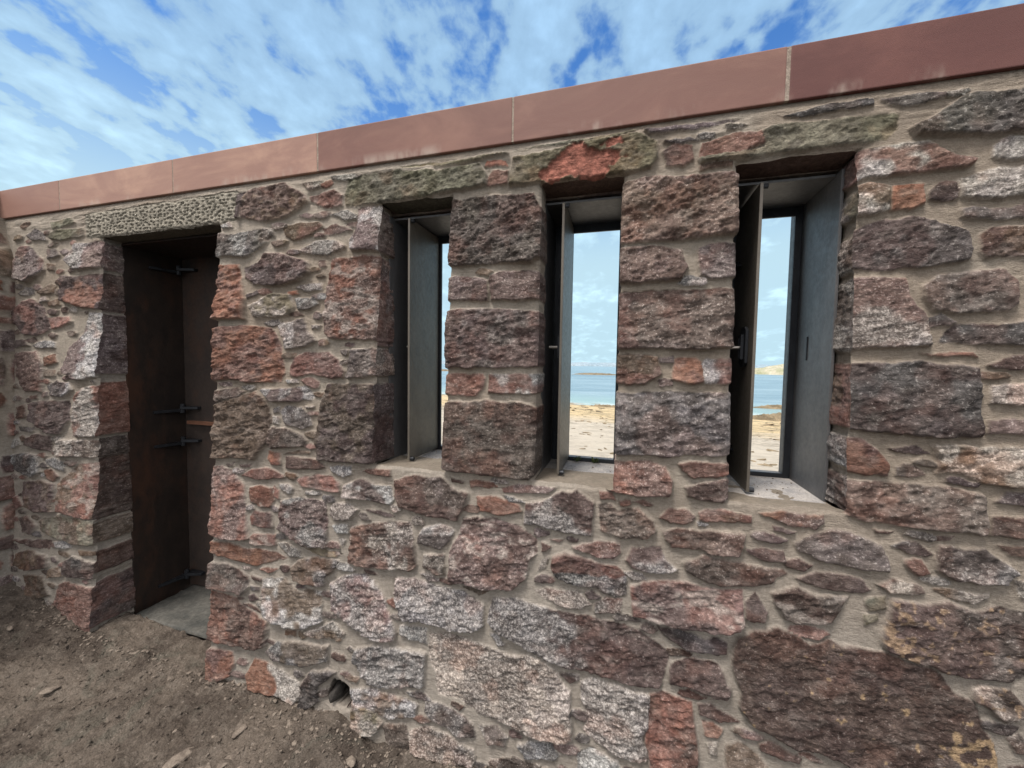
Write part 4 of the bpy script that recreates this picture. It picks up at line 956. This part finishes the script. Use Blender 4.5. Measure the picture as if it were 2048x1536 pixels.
def grit():
    r = random.Random(12); VV = []; FF = []; b_ = 0
    for a, c in ((-.92, -.70), (-.235, -.02), (.46, .66)):
        for i in range(46):
            s_ = .0012+.0035*r.random()**3; V, F = lump((r.uniform(a, c), r.uniform(.10, .375), 1.1665+s_*.3), (s_, s_*.8, s_*.6), i, 1)
            VV.append(V); FF += [[q+b_ for q in f] for f in F]; b_ += len(V)
    me = bpy.data.meshes.new('grit'); me.from_pydata(np.concatenate(VV).tolist(), [], FF); me.update()
    tag(link('grit', me, M_CHIP, None, False), 'grit and crumbs lying on the three window sills', 'grit', kind='stuff')
grit()
scatter('rubble_crumbs', 700, lambda r: (r.uniform(-3.3, -.3), -.075-abs(r.gauss(0, .05))), lambda r: .003+.011*r.random()**3, M_CHIP, 15)['label'] = 'crumbs of mortar and stone gathered along the foot of the wall'
bpy.data.objects['rubble_crumbs']['category'] = 'rubble'
# tiny weeds rooted on the middle sill
for x, sd_, lb in ((-.195, 1, 'tiny weed on the outer edge of the middle window sill, left one'), (-.115, 2, 'tiny weed on the outer edge of the middle window sill, right one')):
    r = random.Random(sd_); m_ = MB()
    for i in range(26):
        a = r.uniform(0, 6.28); l = r.uniform(.006, .018); h = r.uniform(.006, .026); wd = .0035
        c = (x+l*math.cos(a), .37+l*math.sin(a)*.5, 1.167+h); p = (-math.sin(a)*wd, math.cos(a)*wd)
        m_.v += [(x, .37, 1.167), (c[0]-p[0], c[1]-p[1], c[2]), (c[0]+math.cos(a)*.006, c[1]+math.sin(a)*.006, c[2]+.002), (c[0]+p[0], c[1]+p[1], c[2]+.0005)]; k = len(m_.v); m_.f.append([k-4, k-3, k-2, k-1])
    tag(m_.build('weed', M_WEED), lb, 'weed', 'weeds on the middle window sill')
# ------------------------------------------------------------------ seaward side: beach, sea, reef, island, far shore
def sheet(name, xs, ys, zf, mat, kind='structure'):
    a, b_ = np.meshgrid(np.array(xs, np.float32), np.array(ys, np.float32)); z = zf(a, b_)
    I = np.arange(a.size).reshape(a.shape); Q = np.stack([I[:-1, :-1], I[:-1, 1:], I[1:, 1:], I[1:, :-1]], -1).reshape(-1, 4)
    return tag(link(name, np_mesh(name, np.stack([a, b_, z], -1).reshape(-1, 3), Q), mat), kind=kind)
def beach_z(x, y):
    row = y+.28*x
    z = -1.5+.030*(29.6-row)+.10*(fbm(x, y*2.4, 2, .6, 4)-.5)+.16*(fbm(x*.6, y*2.5, 5, .35, 3)-.5)*ss(row, 14, 20)
    return np.where(y < 3, -.3+(z+.3)*np.clip((y-.55)/2.5, 0, 1), z)
sheet('beach', np.arange(-60, 60, .3), np.arange(.55, 52, .16), beach_z, M_SAND)
xs = np.concatenate([np.linspace(-9000, -200, 30), np.linspace(-180, 180, 120), np.linspace(200, 9000, 30)])
sheet('sea', xs, np.concatenate([np.linspace(14, 120, 90), np.linspace(125, 9000, 60)]), lambda x, y: -1.5+0*x, M_SEA)
def rocky(name, c, s, seed, mat, n=90, pw=1.0):
    u = np.linspace(-1, 1, n*2); v = np.linspace(-1, 1, n); a, b_ = np.meshgrid(u.astype(np.float32), v.astype(np.float32))
    e = np.clip(1-a**2-b_**2, 0, 1)**pw; q = fbm(a*s[0]/s[1], b_, seed, 3.3, 5, .6)
    z = e*(.45+1.1*q)-.12-.3*(1-ss(e, 0, .2))
    I = np.arange(a.size).reshape(a.shape); Q = np.stack([I[:-1, :-1], I[:-1, 1:], I[1:, 1:], I[1:, :-1]], -1).reshape(-1, 4)
    return link(name, np_mesh(name, np.stack([c[0]+a*s[0], c[1]+b_*s[1], c[2]+z*s[2]], -1).reshape(-1, 3), Q), mat)
tag(rocky('island', (160, 262, -1.5), (98, 60, 11.5), 4, M_HILL, 140, .75), kind='structure')
for i, (cx, cy, sx, sy, sz, lb) in enumerate([(-9, 141, 10, 3, .7, 'low dark reef breaking the sea beyond the middle window'), (-76, 150, 16, 3, .8, 'low reef at sea beyond the first window'), (-34, 146, 8, 2.5, .6, 'small reef awash between the two longer ones')]):
    tag(rocky('reef', (cx, cy, -1.5), (sx, sy, sz), 10+i, M_ROCK, 50), lb, 'reef', 'reefs out at sea')
rk = [(8.6, 25.2, 2.6, .8, .22, 'weedy rock ledge at the waterline nearest the beach'), (11.6, 27.5, 3.2, .9, .26, 'long weedy ledge further along the waterline'), (12.4, 33.5, 2.6, .8, .22, 'rock ledge standing farthest out in the shallows'), (-1.2, 28.8, 1.6, .5, .14, 'low rock at the waterline beyond the middle window')]
for i, (cx, cy, sx, sy, sz, lb) in enumerate(rk):
    tag(rocky('shore_rock', (cx, cy, -1.52), (sx, sy, sz*1.6), 30+i, M_ROCK, 40), lb, 'rock', 'rock ledges along the waterline')
r = random.Random(8)
def weed_patch(n, seed):
    r = random.Random(seed); VV = []; FF = []; b_ = 0
    for i in range(n):
        row = r.uniform(10, 28.5); x = r.uniform(-14, 11) if row > 14 else r.uniform(-6, 6); y = row-.28*x
        z = float(beach_z(np.array([x], np.float32), np.array([y], np.float32))[0]); s = r.uniform(.04, .16)*(1.6 if row > 22 else 1)
        V, F = lump((x, y, z), (s*1.5, s*.7, s*.22), i+seed, 1); VV.append(V); FF += [[a+b_ for a in f] for f in F]; b_ += len(V)
    me = bpy.data.meshes.new('seaweed'); me.from_pydata(np.concatenate(VV).tolist(), [], FF); me.update(); return link('seaweed', me, M_ROCK, None, False)
tag(weed_patch(420, 2), 'dark seaweed clumps strewn along the sandy beach', 'seaweed', kind='stuff')
tag(rocky('distant_shore', (-900, 6200, -1.5), (5200, 500, 62), 77, M_FAR, 60, .35), kind='structure')
